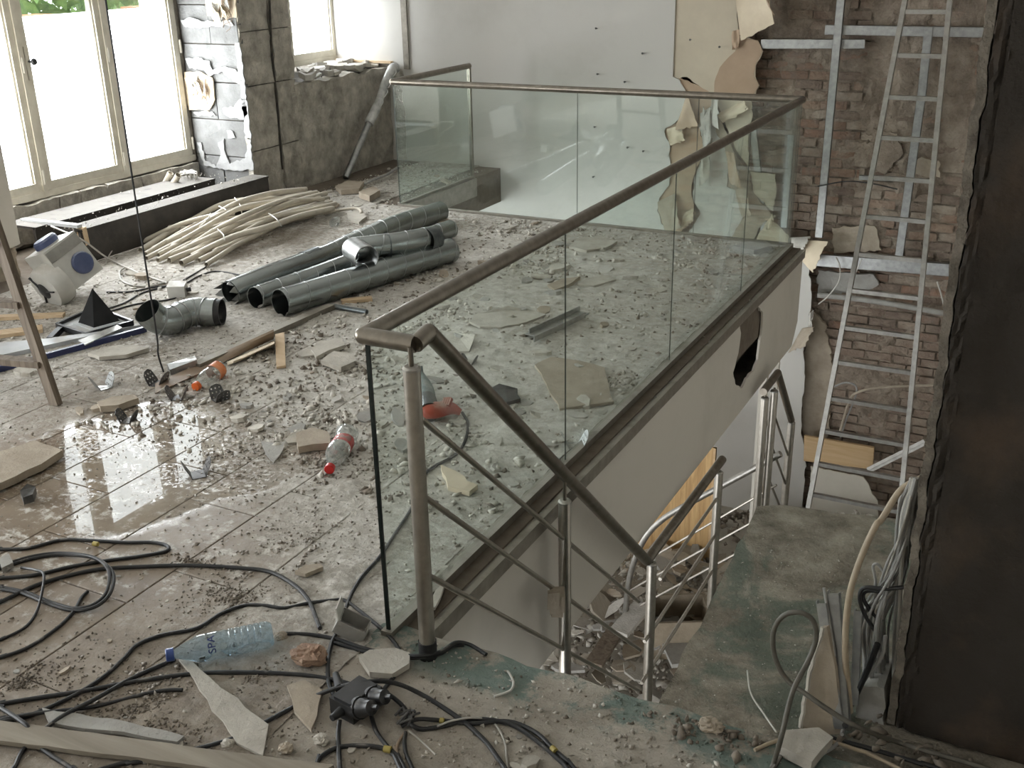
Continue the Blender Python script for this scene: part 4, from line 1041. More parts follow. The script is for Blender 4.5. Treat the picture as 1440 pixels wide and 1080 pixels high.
# planks behind the step ladder
for k, (a, b, w) in enumerate((((-10, 447), (90, 443), .05), ((0, 470), (60, 462), .09))):
    o = MB().bar(F(*a, .012), F(*b, .012), w, .02).build('plank', 'raw_wood'); tag(o, ('narrow raw plank lying behind pyramid tray' if k == 0 else 'wide raw plank lying left behind the stepladder leg'), 'plank')
# ------------------------------------------------------------------ hanging wire and wooden stepladder
hw = F(227, 520, .02)
o = MB().tube(catmull([(hw.x+.012, hw.y, .01), (hw.x-.006, hw.y, .10), (hw.x+.004, hw.y, .22), (hw.x, hw.y, .8), (hw.x+.003, hw.y, 1.8), (hw.x, hw.y, 3.0)], 8), .0045, 7).build('hanging_wire', 'black_rubber', None, True)
tag(o, 'thin dark wire hanging from the ceiling to the floor', 'wire')
sl = empty('wooden_stepladder', F(80, 570, 0), 'old paint stained wooden stepladder cut off by left frame edge', 'stepladder')
f0 = F(79, 569, 0); tp_ = PY(-3, 330, 3.0); di = (tp_-f0).normalized()
MB().bar(f0, f0+di*1.9, .055, .030, (0, 1, 0)).build('stile', 'old_wood', sl)
off = V((-.55, -.12, 0))
MB().bar(f0+off, f0+off+di*1.9+V((.15, .03, 0)), .055, .03, (0, 1, 0)).build('stile', 'old_wood', sl)
for t in (.20, .48, .76, 1.04, 1.32, 1.6): MB().bar(f0+di*t, f0+off+V((.15, .03, 0))*t/1.9+di*t, .06, .028).build('step', 'old_wood', sl)

# ------------------------------------------------------------------ profiles, strips and pipe before the ducts
o = MB().bar(F(276, 515, .018), F(466, 431, .018), .05, .03).build('metal_channel', 'channel_steel'); tag(o, 'long dark metal channel lying from duct ends toward bottle', 'metal profile')
o = MB().pipe([F(464, 430, .016), F(516, 439, .016)], .015, .003, 14).build('pipe_offcut', 'tape_dark', None, True); tag(o, 'short dark metal pipe at the end of the channel', 'pipe')
bs = MB().grid(lambda u, v: F(218+(385-218)*u, 546+(470-546)*u-10*math.sin(u*PI)*0+(v-.5)*-14, .012+.07*max(0, u-.55)**1.0*math.sin(v*2)+.05*u*u*v), 14, 4, .004).build('bent_strip', 'brown_strip', None, True)
tag(bs, 'bent brown strip curling along the metal channel', 'strip')
o = MB().prism([F(387, 473, .03), F(400, 470, .03), F(402, 517, .004), F(389, 519, .004)], (0, 0, .012)).build('wood_offcut', 'raw_wood'); tag(o, 'short raw wooden lath pointing away from bent strip', 'wood')
o = MB().grid(lambda u, v: F(320+66*u, 512-30*u+(v-.5)*5, .01+.05*u*math.sin(v*3)), 8, 3, .003).build('paper_strip', 'cream_paper', None, True); tag(o, 'curled pale paper strip under the brown strip', 'paper')

# ------------------------------------------------------------------ bottles
def bottle(base, ax, prof, name, label, mat, capm, capr, caph, lab=None, up=(0, 0, 1), crush=0, group=None):
    t = empty(name, V(base)-V((0, 0, prof[2][0])), label, 'bottle', group)
    ax = V(ax).normalized(); b = MB().lathe(base, ax, prof, 26)
    if crush:
        rd = random.Random(crush)
        for i, p in enumerate(b.v):
            p = V(p); h = (p-V(base)).dot(ax); c = V(base)+ax*h; f = 1-.30*max(0, noise.noise(p*14+V((crush, 0, 0))))-.1*max(0, noise.noise(p*30))
            b.v[i] = tuple(c+(p-c)*f)
    bo = b.build('bottle_body', mat, t, True)
    L = prof[-1][1]
    MB().lathe(V(base)+ax*(L-.004), ax, [(0, 0), (capr, 0), (capr, caph), (capr*.9, caph+.002), (0, caph+.002)], 20).build('cap', capm, t, True)
    if lab:
        h0, h1, r, lm = lab
        lb_ = MB().lathe(base, ax, [(r, h0), (r, (h0+h1)/2), (r, h1)], 26)
        if crush:
            for i, p in enumerate(lb_.v):
                p = V(p); h = (p-V(base)).dot(ax); c = V(base)+ax*h; f = 1-.28*max(0, noise.noise(p*14+V((crush, 0, 0)))); lb_.v[i] = tuple(c+(p-c)*f)
        lb_.build('label_wrap', lm, t, True)
    return t, bo
# ribbed blue water bottle in front
b0, b1 = F(383, 891, .040), F(262, 916, .040)
r = .040; prof = [(0, 0), (r*.8, 0), (r*.97, .012)]
for k in range(6): prof += [(r, .02+k*.018), (r, .031+k*.018), (r*.93, .034+k*.018)]
prof += [(r, .135), (r, .20), (r*.96, .212), (r*.55, .255), (.016, .268), (.0145, .282)]
ax = (b1-b0).normalized()
t, bo = bottle(b0, ax, prof, 'water_bottle', 'empty ribbed blue tinted water bottle lying among the black cables', 'bottle_blue', 'cap_blue', .019, .02)
tcv = bpy.data.curves.new('SPA', 'FONT'); tcv.body = 'SPA'; tcv.size = .030; tcv.align_x = 'CENTER'; tcv.align_y = 'CENTER'; tcv.extrude = .0003
to = bpy.data.objects.new('tmp', tcv); C.objects.link(to); bpy.context.view_layer.update()
me = bpy.data.meshes.new_from_object(to.evaluated_get(bpy.context.evaluated_depsgraph_get())); bpy.data.objects.remove(to)
side = ax.cross(V((0, 0, 1))).normalized(); upv = V((0, 0, 1))
a0 = .85                                    # letters run round the bottle, facing up and to the viewer
toc = -side if (-side).dot(CO-b0) > 0 else side
for v in me.vertices:
    # text x runs around the bottle (downwards toward viewer), text y along the axis toward the bottom
    x_, y_ = v.co.x, v.co.y
    ang = a0 - x_*1.05/r
    d = toc*math.sin(ang) + upv*math.cos(ang)
    v.co = b0 + ax*(.172 + y_*1.0) + d*(r+.0012+v.co.z)
me.materials.append(MATS['ink_blue'])
lo = bpy.data.objects.new('lettering', me); C.objects.link(lo); lo.parent = t; lo.matrix_parent_inverse = t.matrix_basis.inverted()
# clear bottle with a red label and cap
b0, b1 = F(490, 606, .047), F(467, 652, .030)
r = .048
prof = [(0, 0), (r*.75, 0), (r, .02), (r, .07), (r*.94, .085), (r*.94, .15), (r, .165), (r*.95, .20), (r*.6, .25), (.018, .285), (.015, .30)]
bottle(b0, b1-b0, prof, 'soda_bottle', 'crumpled clear soda bottle with red label and red cap', 'bottle_clear', 'cap_red', .020, .02, (.088, .148, r*.955, 'label_red'), crush=3)
b0, b1 = F(312, 516, .04), F(284, 537, .025)
r = .042
prof = [(0, 0), (r*.75, 0), (r, .02), (r, .06), (r*.8, .075), (r, .09), (r, .13), (r*.8, .155), (.018, .19), (.015, .20)]
bottle(b0, b1-b0, prof, 'juice_bottle', 'crushed clear bottle with orange label and orange cap', 'bottle_clear', 'cap_orange', .021, .02, (.02, .07, r*1.02, 'label_orange'), crush=8)
# ------------------------------------------------------------------ red and teal power tool behind the post
pt = empty('power_tool', F(615, 585, 0), 'red and dark teal power tool lying behind the near post', 'power tool')
a, b, c = F(590, 530, .06), F(600, 562, .06), F(604, 580, .055)
MB().tube(catmull([a, a.lerp(b, .5), b], 5), [.028, .030, .034, .038, .042, .044, .045, .045, .045, .043, .04], 18).build('motor_body', 'teal_plastic', pt, True)
MB().tube([b, c], [.042, .046], 18).build('collar', 'black_plastic', pt, True)
MB().tube(catmull([F(585, 577, .05), F(610, 577, .06), F(632, 574, .05), F(648, 580, .03)], 5), [.03, .034, .036, .037, .037, .037, .036, .035, .034, .032, .03, .027, .024, .02, .017, .014], 14).build('handle', 'red_plastic', pt, True)
for k in range(4):
    MB().bar(F(622+k*3, 571, .075), F(626+k*3, 560, .10), .008, .02).build('vent_fin', 'red_plastic', pt)
MB().tube([F(592, 528, .06), F(590, 515, .10)], .014, 10).build('switch_stem', 'teal_plastic', pt, True)
fcable('cord', [(650, 580, .02), (658, 596), (654, 620), (640, 640), (612, 655), (597, 668), (590, 690), (578, 716), (556, 750), (533, 784), (508, 812), (492, 840), (481, 874), (466, 905), (461, 935), (463, 962), (472, 982)], .0062, 'black_rubber', 'black cord running from the power tool to the socket block')
# ------------------------------------------------------------------ black cables on the floor in front
c5 = lambda l: [(x/3, 740+y/3, *z) for x, y, *z in l]
cB = lambda l: [(440+x/4, 820+y/4, *z) for x, y, *z in l]
BC = 'black cables on the floor in front'
def bcab(px, r, label, mat='black_rubber', name='cable'): return fcable(name, px, r, mat, label, 'cable', BC, n=8)
bcab(c5([(-60, 102), (0, 98), (120, 92), (260, 58), (380, 60), (530, 68), (640, 68), (705, 82), (700, 105), (600, 125), (450, 145), (300, 170), (150, 205), (0, 220), (-50, 228)]), .0062, 'black cable in a flat hairpin nearest the puddle')
bcab(c5([(-60, 190), (0, 178), (120, 140), (250, 120), (380, 130, .01), (450, 165, .02), (480, 215, .02), (460, 290, .02), (400, 340, .01), (310, 355), (200, 325), (100, 285), (0, 265), (-50, 262)]), .0062, 'outer black cable of the loop at the left edge')
bcab(c5([(-60, 176), (0, 168), (120, 130), (240, 113), (360, 122, .015), (430, 150, .025), (462, 205, .025), (445, 285, .02), (390, 332, .012), (310, 345, .005), (210, 318), (110, 278), (0, 256), (-50, 252)]), .0055, 'inner black cable of the loop at the left edge')
bcab(c5([(-60, 345), (0, 320), (150, 250), (300, 205), (430, 180), (600, 170), (800, 165), (1000, 175), (1130, 190), (1230, 240), (1300, 310), (1350, 430)]), .0068, 'thick black cable sweeping right from the left loop')
bcab(c5([(-50, 500), (0, 480), (100, 430), (150, 370), (175, 290, .015), (185, 205, .03), (150, 185, .025), (90, 175)]), .0045, 'thin black cable crossing under the left loop')
bcab(c5([(-50, 570), (0, 555), (120, 510), (240, 430), (310, 360), (345, 300), (370, 275)]), .0055, 'short black cable end with a bare tip below the loop')
bcab(c5([(-60, 762), (0, 750), (150, 725), (350, 695), (600, 650), (850, 620), (1100, 618), (1300, 630), (1440, 655)]) + cB([(120, 545), (200, 565), (260, 600)]), .0062, 'black cable passing just below the blue bottle')
bcab(c5([(-60, 840), (0, 825), (120, 800), (300, 720), (430, 640), (520, 560), (580, 500), (680, 460), (830, 430), (930, 370), (1030, 335), (1120, 335), (1200, 345), (1300, 325), (1410, 312)]) + cB([(170, 95), (215, 120), (330, 210), (440, 310), (490, 400), (470, 500), (390, 610)]), .0060, 'long black cable winding above the blue bottle to the socket block')
bcab(c5([(20, 1080), (60, 1020), (110, 930), (250, 810, .012), (400, 730, .012), (560, 640), (740, 560)]), .0062, 'black cable running up to the cap of the blue bottle')
bcab(c5([(-60, 826), (0, 815), (150, 790, .01), (400, 760), (600, 710), (700, 692), (770, 690)]), .0055, 'black cable with a loose end below the blue bottle')
bcab(c5([(430, 1025), (550, 1000), (750, 960), (1000, 890), (1150, 810), (1300, 730)]) + cB([(0, 640), (150, 585, .03), (300, 555, .05), (450, 560, .03), (600, 620), (800, 745), (950, 870), (1080, 1040)]), .0062, 'black cable arching across the white strip over socket block')
bcab(c5([(-40, 750), (0, 765), (100, 830, .014), (140, 880), (180, 940), (300, 1020), (360, 1060)]), .0062, 'black cable dropping to the bottom left corner')
bcab([(388, 892), (410, 891), (433, 892)] + cB([(60, 300), (150, 320), (300, 370), (450, 400), (600, 408, .02), (720, 385, .01), (800, 335, .01), (880, 345), (975, 402)]), .0058, 'upper of two black cables passing the foot of the post')
bcab(cB([(120, 335), (220, 365), (320, 395), (450, 418), (600, 420, .01), (720, 395), (790, 352), (850, 345)]), .0055, 'lower of two black cables passing the foot of the post')
bcab(cB([(380, 600, .03), (460, 650, .01), (520, 710), (548, 775), (560, 800, .01), (620, 822), (750, 800), (900, 765), (1100, 790), (1250, 880), (1400, 1010), (1460, 1080)]), .0060, 'black cable from the socket block looping to the bottom')
bcab(cB([(500, 805), (540, 780, .012), (600, 765, .012), (720, 772), (900, 790), (1100, 778), (1250, 838), (1350, 930), (1440, 1010), (1500, 1080)]), .0060, 'upper black cable of the pair running to bottom edge')
bcab(cB([(325, 720, .03), (335, 770), (360, 840), (420, 920), (480, 980), (520, 1050)]), .0060, 'black cable leaving the socket block downward right')
bcab(cB([(10, 1060), (30, 1000), (60, 965), (150, 922), (300, 915), (400, 932), (450, 960), (500, 1060)]), .0060, 'black cable bowing along the bottom below socket block')
bcab(cB([(150, 770, .02), (142, 850), (146, 950), (155, 1080)]), .0064, 'thick black cable leaving the socket block straight down')
bcab(cB([(520, 840), (515, 900), (530, 980), (570, 1070)]), .0055, 'black cable hanging below the knotted wires')
bcab(cB([(515, 845), (480, 900), (470, 950), (490, 1000)]), .0045, 'thin olive cable beside the knotted wires', 'brown_strip')
fcable('wire', cB([(540, 830, .01), (600, 880), (690, 965)]), .0025, 'light_cable', 'thin pale wire end below the knotted cables', 'wire')
fcable('wire', cB([(700, 805, .012), (780, 775, .012), (900, 757, .012), (1000, 775), (1050, 830), (1085, 920), (1096, 1060)]), .0028, 'light_cable', 'thin pale wire along the pair of cables', 'wire')
fcable('wire', cB([(1095, 495), (1110, 515), (1128, 560), (1115, 600), (1070, 622), (1020, 637)]), .0035, 'off_white_plastic', 'bent white wire scrap on the green painted edge', 'wire')
for (a, b, ra, lab) in (((715, 772), (738, 776), .0078, 'yellow tape ring around the upper cable pair'), ((400, 931), (440, 938), .009, 'yellow tape knot near the bottom cable crossing'), ((1345, 925), (1365, 945), .0078, 'yellow tape ring near the bottom end of the pair')):
    P = cB([a, b]); o = MB().tube([F(P[0][0], P[0][1], .012), F(P[1][0], P[1][1], .012)], ra, 10).build('tape_ring', 'yellow_tape', None, True); tag(o, lab, 'tape', 'yellow tape on the cables')
kn = empty('cable_knot', F(574, 1020, 0), 'dark knotted wire ends where the front cables meet', 'wire'); rnd = random.Random(9)
for k in range(8):
    a = F(566+rnd.uniform(0, 16), 1012+rnd.uniform(-2, 10), .01); MB().tube(catmull([a, a+V((rnd.uniform(-.03, .03), rnd.uniform(-.02, .02), .025)), a+V((rnd.uniform(-.04, .04), rnd.uniform(-.03, .03), .005))], 4), .0035, 6).build('strand', 'clip_metal', kn, True)
tr = MB().tube([F(133, 765, .012)+V((-.006, 0, 0)), F(133, 765, .012)+V((.012, .004, 0))], .0085, 10).build('tape_ring', 'yellow_tape', None, True); tag(tr, 'brass coloured ring on the hairpin cable by puddle', 'tape')
# socket block
sk = empty('socket_block', F(505, 1000, 0), 'black rubber multi socket block with plugged cables', 'socket block')
a, b = F(480, 1000, .03), F(522, 968, .03)
MB().bar(a, b, .085, .05).build('body', 'black_plastic', sk)
MB().bar(a.lerp(b, .05)+V((0, 0, .027)), a.lerp(b, .95)+V((0, 0, .027)), .06, .008).build('top_face', 'black_plastic', sk)
ax_ = (b-a).normalized(); sd_ = ax_.cross(V((0, 0, 1))).normalized()
for k in (.25, .7):
    c = a.lerp(b, k)+sd_*.045+V((0, 0, .012)); d = (sd_+V((0, 0, .5))).normalized()
    pl = MB().lathe(c, d, [(.026, -.01), (.026, .012), (.021, .02), (.02, .045), (.008, .05), (.006, .07), (0, .07)], 18).build('plug', 'black_plastic', sk, True)
    MB().lathe(c, d, [(.030, -.012), (.030, .0), (.026, .0)], 18).build('socket_ring', 'black_rubber', pl, True)
MB().tube([a+V((0, 0, .0)), a-ax_*.035], [.014, .009], 12).build('strain_relief', 'black_rubber', sk, True)
MB().tube([F(478, 968, .03), F(472, 948, .03)], [.014, .009], 12).build('strain_relief', 'black_rubber', sk, True)

# ------------------------------------------------------------------ right front corner: loop cable, profiles, wires along the dark wall
cR = lambda x, y: (1080+x/3.177, 740+y/3.177)
def rw(px, r, mat, label, name='cable', Y=2.40, group=None, n=8):
    P = []
    for q in px:
        a, b = cR(q[0], q[1]); P.append(PY(a, b, q[2] if len(q) > 2 else Y))
    o = MB().tube(catmull(P, n), r, 8).build(name, mat, None, True); return tag(o, label, 'cable', group)
fl_ = lambda x, y, r=.008: F(*cR(x, y), r)
P = [fl_(5, 1110), fl_(25, 1060), PY(*cR(60, 940), 2.16), PY(*cR(110, 740), 2.22), PY(*cR(180, 600), 2.28), PY(*cR(215, 500), 2.30), PY(*cR(200, 420), 2.30), PY(*cR(140, 385), 2.30), PY(*cR(70, 400), 2.30), PY(*cR(25, 470), 2.30), PY(*cR(30, 580), 2.29), PY(*cR(80, 680), 2.28), PY(*cR(170, 750), 2.26), PY(*cR(300, 840), 2.24), PY(*cR(420, 905), 2.24), fl_(560, 958), fl_(700, 1003), fl_(830, 1040), fl_(1000, 1090)]
tag(MB().tube(catmull(P, 8), .0066, 10).build('cable', 'olive_cable', None, True), 'stiff dark cable standing up in a loop by the landing edge', 'cable')
tag(MB().tube(catmull([PY(1296, 672, 2.56), PY(1266, 690, 2.54), PY(1240, 730, 2.50), PY(*cR(480, 0), 2.48), PY(*cR(420, 130), 2.46), PY(*cR(370, 280), 2.44), PY(*cR(350, 420), 2.43), PY(*cR(345, 560), 2.42), PY(*cR(355, 700), 2.42), PY(*cR(366, 830), 2.42)], 8), .0085, 10).build('cable', 'tan_cable', None, True), 'thick tan cable arching down from the dark wall edge', 'cable')
GB = 'grey cables bundled along the dark wall edge'
rnd = random.Random(5)
for k in range(24):
    x0 = 1296-rnd.uniform(0, 14); x1 = 1262-rnd.uniform(0, 48); y1 = 915+rnd.uniform(0, 60); Yk = 2.56+rnd.uniform(-.06, .03)
    mid = [(x0-rnd.uniform(8, 20), 740+rnd.uniform(-20, 20)), ((x0+x1)/2-rnd.uniform(-6, 8), 810+rnd.uniform(-20, 20)), (x1+rnd.uniform(-6, 10), 870+rnd.uniform(-15, 15))]
    o = MB().tube(catmull([PY(x0, 672, Yk)]+[PY(a, b, Yk+rnd.uniform(-.02, .02)) for a, b in mid]+[PY(x1, y1, Yk)], 7), rnd.choice([.0035, .0045, .0055]), 7).build('cable', rnd.choice(['grey_cable', 'light_cable', 'grey_cable']), None, True)
    tag(o, 'grey cable hanging in the bundle along the dark wall edge', 'cable', GB)
rw([(520, 210), (490, 170), (470, 180), (480, 240), (478, 300), (490, 380)], .004, 'grey_cable', 'grey wire bent in a small hook above the bundle', Y=2.52)
rw([(610, 272), (520, 280), (430, 275), (410, 320), (430, 390), (480, 470)], .0055, 'black_rubber', 'black cable poking out of the bundle in a loop', Y=2.50)
rw([(500, 290), (440, 290), (425, 320), (460, 380), (510, 425)], .0055, 'black_rubber', 'second black cable loop inside the grey bundle', Y=2.51)
rw([(490, 525), (440, 650), (390, 760), (345, 850), (345, 890, 2.36)], .008, 'black_rubber', 'straight black cable slanting down out of the bundle', Y=2.46)
rw([(525, 490), (510, 580), (450, 660), (385, 760), (350, 850), (330, 930, 2.33)], .005, 'grey_cable', 'grey cable slanting down beside the straight black cable', Y=2.47)
fcable('cable', [cR(330, 930), cR(300, 980), cR(240, 1020), cR(200, 1075)], .005, 'grey_cable', 'grey cable end curling on the floor at bottom edge')
fcable('cable', [cR(-60, 1000), cR(20, 965), cR(120, 940), cR(240, 950), cR(400, 1000), cR(560, 1070)], .005, 'tan_cable', 'tan cable lying flat along the bottom right corner')
fcable('cable', [cR(20, 1090), cR(90, 1000), cR(180, 945), (*cR(240, 935), .01), cR(300, 950), cR(480, 1000), cR(680, 1060), cR(800, 1100)], .006, 'black_rubber', 'black cable lying flat by the foot of the dark wall')
fcable('wire', [(1051, 943, -.02), (1056, 975, -.02), (1075, 1005, -.02), (1092, 1030, .0)], .0025, 'light_cable', 'thin pale wire lying on the green walkway', 'wire')
def upright(px0, px1, Y0, Y1, w, d, mat, name, label, cat):
    a, b = PY(*cR(*px0), Y0), PY(*cR(*px1), Y1); t = (b-a).normalized()
    o = MB().bar(a, b, w, .003, (0, 1, 0)).bar(a+V((-w/2, d/2, 0)), b+V((-w/2, d/2, 0)), .003, d, (0, 1, 0)).bar(a+V((w/2, d/2, 0)), b+V((w/2, d/2, 0)), .003, d, (0, 1, 0)).build(name, mat)
    return tag(o, label, cat)
upright((318, 905), (238, 345), 2.36, 2.46, .024, .02, 'galvanised', 'metal_profile', 'thin grey metal profile standing left of the pair', 'metal profile')
upright((340, 910), (290, 300), 2.37, 2.48, .028, .02, 'galvanised', 'metal_profile', 'grey metal profile standing right of the pair', 'metal profile')
upright((385, 800), (402, 378), 2.44, 2.52, .018, .014, 'galvanised', 'metal_profile', 'dark slim profile standing beside the tan cable', 'metal profile')
o = MB().tube([PY(*cR(300, 580), 2.42), PY(*cR(250, 275), 2.48)], .004, 7).build('metal_rod', 'grey_cable', None, True); tag(o, 'thin pale rod leaning between the two metal profiles', 'rod')
wbd = empty('leaning_board', F(*cR(200, 930)), 'narrow brown board with a chipped pale edge leaning by profiles', 'board')
MB().prism([PY(*cR(140, 930), 2.33), PY(*cR(330, 930), 2.36), PY(*cR(300, 640), 2.40), PY(*cR(262, 450), 2.43), PY(*cR(240, 452), 2.43), PY(*cR(180, 680), 2.385)], (.004, .012, 0)).build('panel', 'plaster_shard_brown', wbd)
MB().tube(jag([PY(*cR(145, 900), 2.325), PY(*cR(180, 690), 2.375), PY(*cR(245, 452), 2.42)], .003, .02, (0, 1, 2), 3, False), .006, 6).build('chipped_edge', 'plaster_shard', wbd)
o = MB().bb(PY(*cR(135, 935), 2.32), PY(*cR(165, 870), 2.36)).build('wood_block', 'brown_strip'); tag(o, 'tiny brown block at the foot of the leaning board', 'block')
cb = empty('concrete_stub', F(1222, 1020, 0), 'grey concrete stub at the foot of the dark wall', 'concrete block')
MB().prism(jag([PY(1200, 1022, 2.47), PY(1243, 1022, 2.47), PY(1243, 968, 2.47), PY(1208, 966, 2.47)], .004, .02, (0, 2), 3), (0, .14, 0)).build('block', 'plaster_shard_grey', cb)
# stone caught on the railing and lath behind it
ml = empty('mortar_lump', PX(783, 868, XD+.03), 'mortar lump stuck on the railing beside the second post', 'rubble')
c = PX(784, 846, XD+.03); Rl = Matrix.Rotation(.5, 3, 'Z') @ Matrix.Rotation(.12, 3, 'X')
for q, d in ((V((0, 0, .008)), (.055, .06, .075)), (V((-.004, .004, -.034)), (.045, .055, .04)), (V((.0, -.035, .03)), (.04, .02, .07))):
    b = MB().grid(lambda u, v: (0, 0, 0), 1, 1); b = MB().box(V((0, 0, 0)), d, Rl)
    b.v = [tuple(c+q+V(p)*(1+.22*noise.noise(V(p)*40))) for p in b.v]; b.build('chunk', 'plaster_shard_brown', ml)
# ------------------------------------------------------------------ board pieces and shards that can be told apart
def shard(px, th, mat, label, name='plaster_shard', z=.0, tilt=None, amp=.006, grp=None, cat='plaster piece'):
    p = jag([F(q[0], q[1], z+.006+(q[2] if len(q) > 2 else 0)) for q in px], amp, .05, (0, 1), int(px[0][0]+px[0][1]))
    o = MB().prism(p, (0, 0, th)).build(name, mat); return tag(o, label, cat, grp)
shard([(752, 516), (775, 505), (812, 510), (850, 520), (863, 568), (805, 576), (787, 578), (770, 548)], .0125, 'plaster_shard_brown', 'largest plasterboard piece lying flat behind the glass', 'plasterboard_piece')
shard([(660, 455), (672, 444), (715, 433, .02), (745, 438), (768, 445), (740, 456), (705, 463), (675, 462)], .0125, 'plaster_shard', 'pale plasterboard piece with pointed end beyond the largest one', 'plasterboard_piece')
shard([(612, 484), (640, 470), (668, 474, .03), (660, 497), (625, 497)], .0125, 'plaster_shard', 'plasterboard piece right above the near handrail bend', 'plasterboard_piece')
shard([(812, 402), (825, 394), (858, 390), (866, 396), (835, 405)], .015, 'plaster_shard', 'plasterboard piece far right behind the glass', 'plasterboard_piece')
shard([(770, 405), (792, 396), (816, 393), (800, 404), (780, 412)], .02, 'plaster_shard_brown', 'brown plaster slab left of the far plasterboard piece', 'plaster_slab')
shard([(800, 350), (815, 338), (845, 335), (868, 343), (852, 352), (825, 356)], .02, 'plaster_shard', 'pale board piece near the far glass line', 'plasterboard_piece')
shard([(1030, 352), (1045, 346), (1078, 345), (1085, 352), (1060, 358)], .03, 'plaster_shard_grey', 'curved grey board piece in the far glass corner', 'plasterboard_piece')
shard([(-40, 655), (10, 642), (50, 628), (90, 642), (60, 662), (0, 690), (-40, 705)], .03, 'plaster_shard_brown', 'thick brown slab at the left edge before stepladder', 'plaster_slab', .004)
shard([(124, 501), (160, 491), (190, 490), (210, 494), (178, 504), (140, 507)], .02, 'plaster_shard', 'flat pale plaster slab below the blue edged panel', 'plaster_slab')
shard([(438, 497), (446, 486), (480, 480), (486, 490), (462, 498), (445, 507)], .02, 'plaster_shard', 'upper pale slab left of the glass corner', 'plaster_slab')
shard([(452, 513), (470, 500), (498, 505), (500, 514), (480, 523)], .025, 'plaster_shard', 'lower cracked pale slab left of the glass corner', 'plaster_slab')
shard([(367, 622), (392, 626), (400, 622), (396, 638), (385, 652), (374, 640)], .006, 'plaster_shard_grey', 'grey metal sheet shard beside the wet floor', 'sheet_shard')
shard([(417, 618), (440, 610), (462, 616), (465, 632), (440, 634), (420, 638)], .03, 'plaster_shard_brown', 'layered plaster piece under the soda bottle', 'plaster_slab')
shard([(252, 930), (270, 932), (295, 955), (335, 985), (345, 998), (378, 1022), (370, 1066), (334, 1048), (322, 1030)], .008, 'plaster_shard', 'long pale board strip pointing at the blue bottle', 'board_strip')
shard([(404, 968), (428, 960), (454, 974), (438, 1030), (414, 1004)], .010, 'plaster_shard_brown', 'triangular tan board piece left of the socket block', 'board_strip')
shard([(505, 930), (520, 921), (556, 918), (577, 925), (576, 940), (552, 955), (520, 952)], .018, 'plaster_shard', 'flat stone slab at the foot of the near post', 'stone_slab')
def lump(x, y, rx, ry, rz_, mat, label, name, cat, seed=1, rough=.35):
    c = F(x, y, rz_*.75)
    def fn(u, v):
        d = V((math.cos(u*2*PI)*math.sin(v*PI), math.sin(u*2*PI)*math.sin(v*PI), -math.cos(v*PI)))
        k = 1+rough*noise.noise(d*2.2+V((seed, 0, 0)))+rough*.7*noise.noise(d*6+V((seed, 3, 0)))
        return c+V((d.x*rx*k, d.y*ry*k, d.z*rz_*k))
    return tag(MB().grid(fn, 22, 14).build(name, mat), label, cat)
lump(436, 921, .050, .042, .026, 'brick_red', 'crumbly reddish brick lump right of the blue bottle', 'brick_lump', 'brick')
lump(1000, 1020, .032, .024, .016, 'plaster_shard_brown', 'rough mortar lump on the landing before loop cable', 'mortar_lump', 'rubble', 4)
lump(320, 1046, .018, .016, .010, 'plaster_shard', 'small pale stone beside the long board strip', 'stone', 'stone', 6, .2)
lump(402, 1052, .02, .017, .011, 'plaster_shard_brown', 'small tan stone below the triangular board piece', 'stone', 'stone', 7, .25)
lump(452, 1040, .022, .018, .012, 'plaster_shard', 'rounded pale stone near the bottom cables', 'stone', 'stone', 8, .25)
lump(395, 895, .02, .02, .012, 'plaster_shard_brown', 'small brown stone right behind the blue bottle', 'stone', 'stone', 9, .3)
shard([(-60, 1010), (130, 1036), (300, 1060), (470, 1082), (430, 1106), (200, 1072), (-60, 1040)], .014, 'old_plank', 'wide dusty board along the bottom left edge', 'plank', z=.0, cat='board', amp=.002)
shard([(60, 1000), (110, 1008), (180, 1020), (260, 1040), (250, 1048), (150, 1032), (70, 1020)], .012, 'plaster_shard_grey', 'grey splintered strip above the bottom board', 'board_strip', .0)
shard([(1090, 1060), (1100, 1040), (1150, 1036), (1170, 1050), (1140, 1085)], .03, 'plaster_shard', 'pale plaster slab at the bottom right corner', 'plaster_slab')
shard([(0, 792), (14, 785), (20, 798), (4, 806)], .02, 'plaster_shard_grey', 'small grey plaster bit inside the left cable loop', 'plaster_slab')
shard([(415, 808), (430, 800), (450, 797), (455, 802), (430, 812)], .014, 'plaster_shard_brown', 'small brown flake beside the sweeping thick cable', 'plaster_slab')
shard([(138, 574), (160, 566), (190, 563), (196, 568), (168, 578), (142, 580)], .03, 'plaster_shard_brown', 'stacked brown chips right of the stepladder foot', 'plaster_slab')
shard([(30, 700, .01), (40, 690, .02), (52, 694), (48, 705), (34, 710)], .03, 'clip_metal', 'dark scrap with thin wires below the thick slab', 'metal_scrap')
shard([(684, 555, .01), (702, 545, .02), (728, 552), (732, 566), (706, 575), (690, 568)], .02, 'black_plastic', 'black broken tray of tar behind the handrail', 'broken_tray', amp=.012)
shard([(620, 660), (640, 668), (672, 688), (660, 698), (630, 690)], .02, 'cream_paper', 'crumbly yellowish insulation scrap behind the bars', 'insulation_scrap', amp=.014)
shard([(604, 860), (620, 800), (640, 798), (628, 815), (612, 858)], .012, 'plaster_shard', 'pale broken board standing by the glass base', 'board_strip')
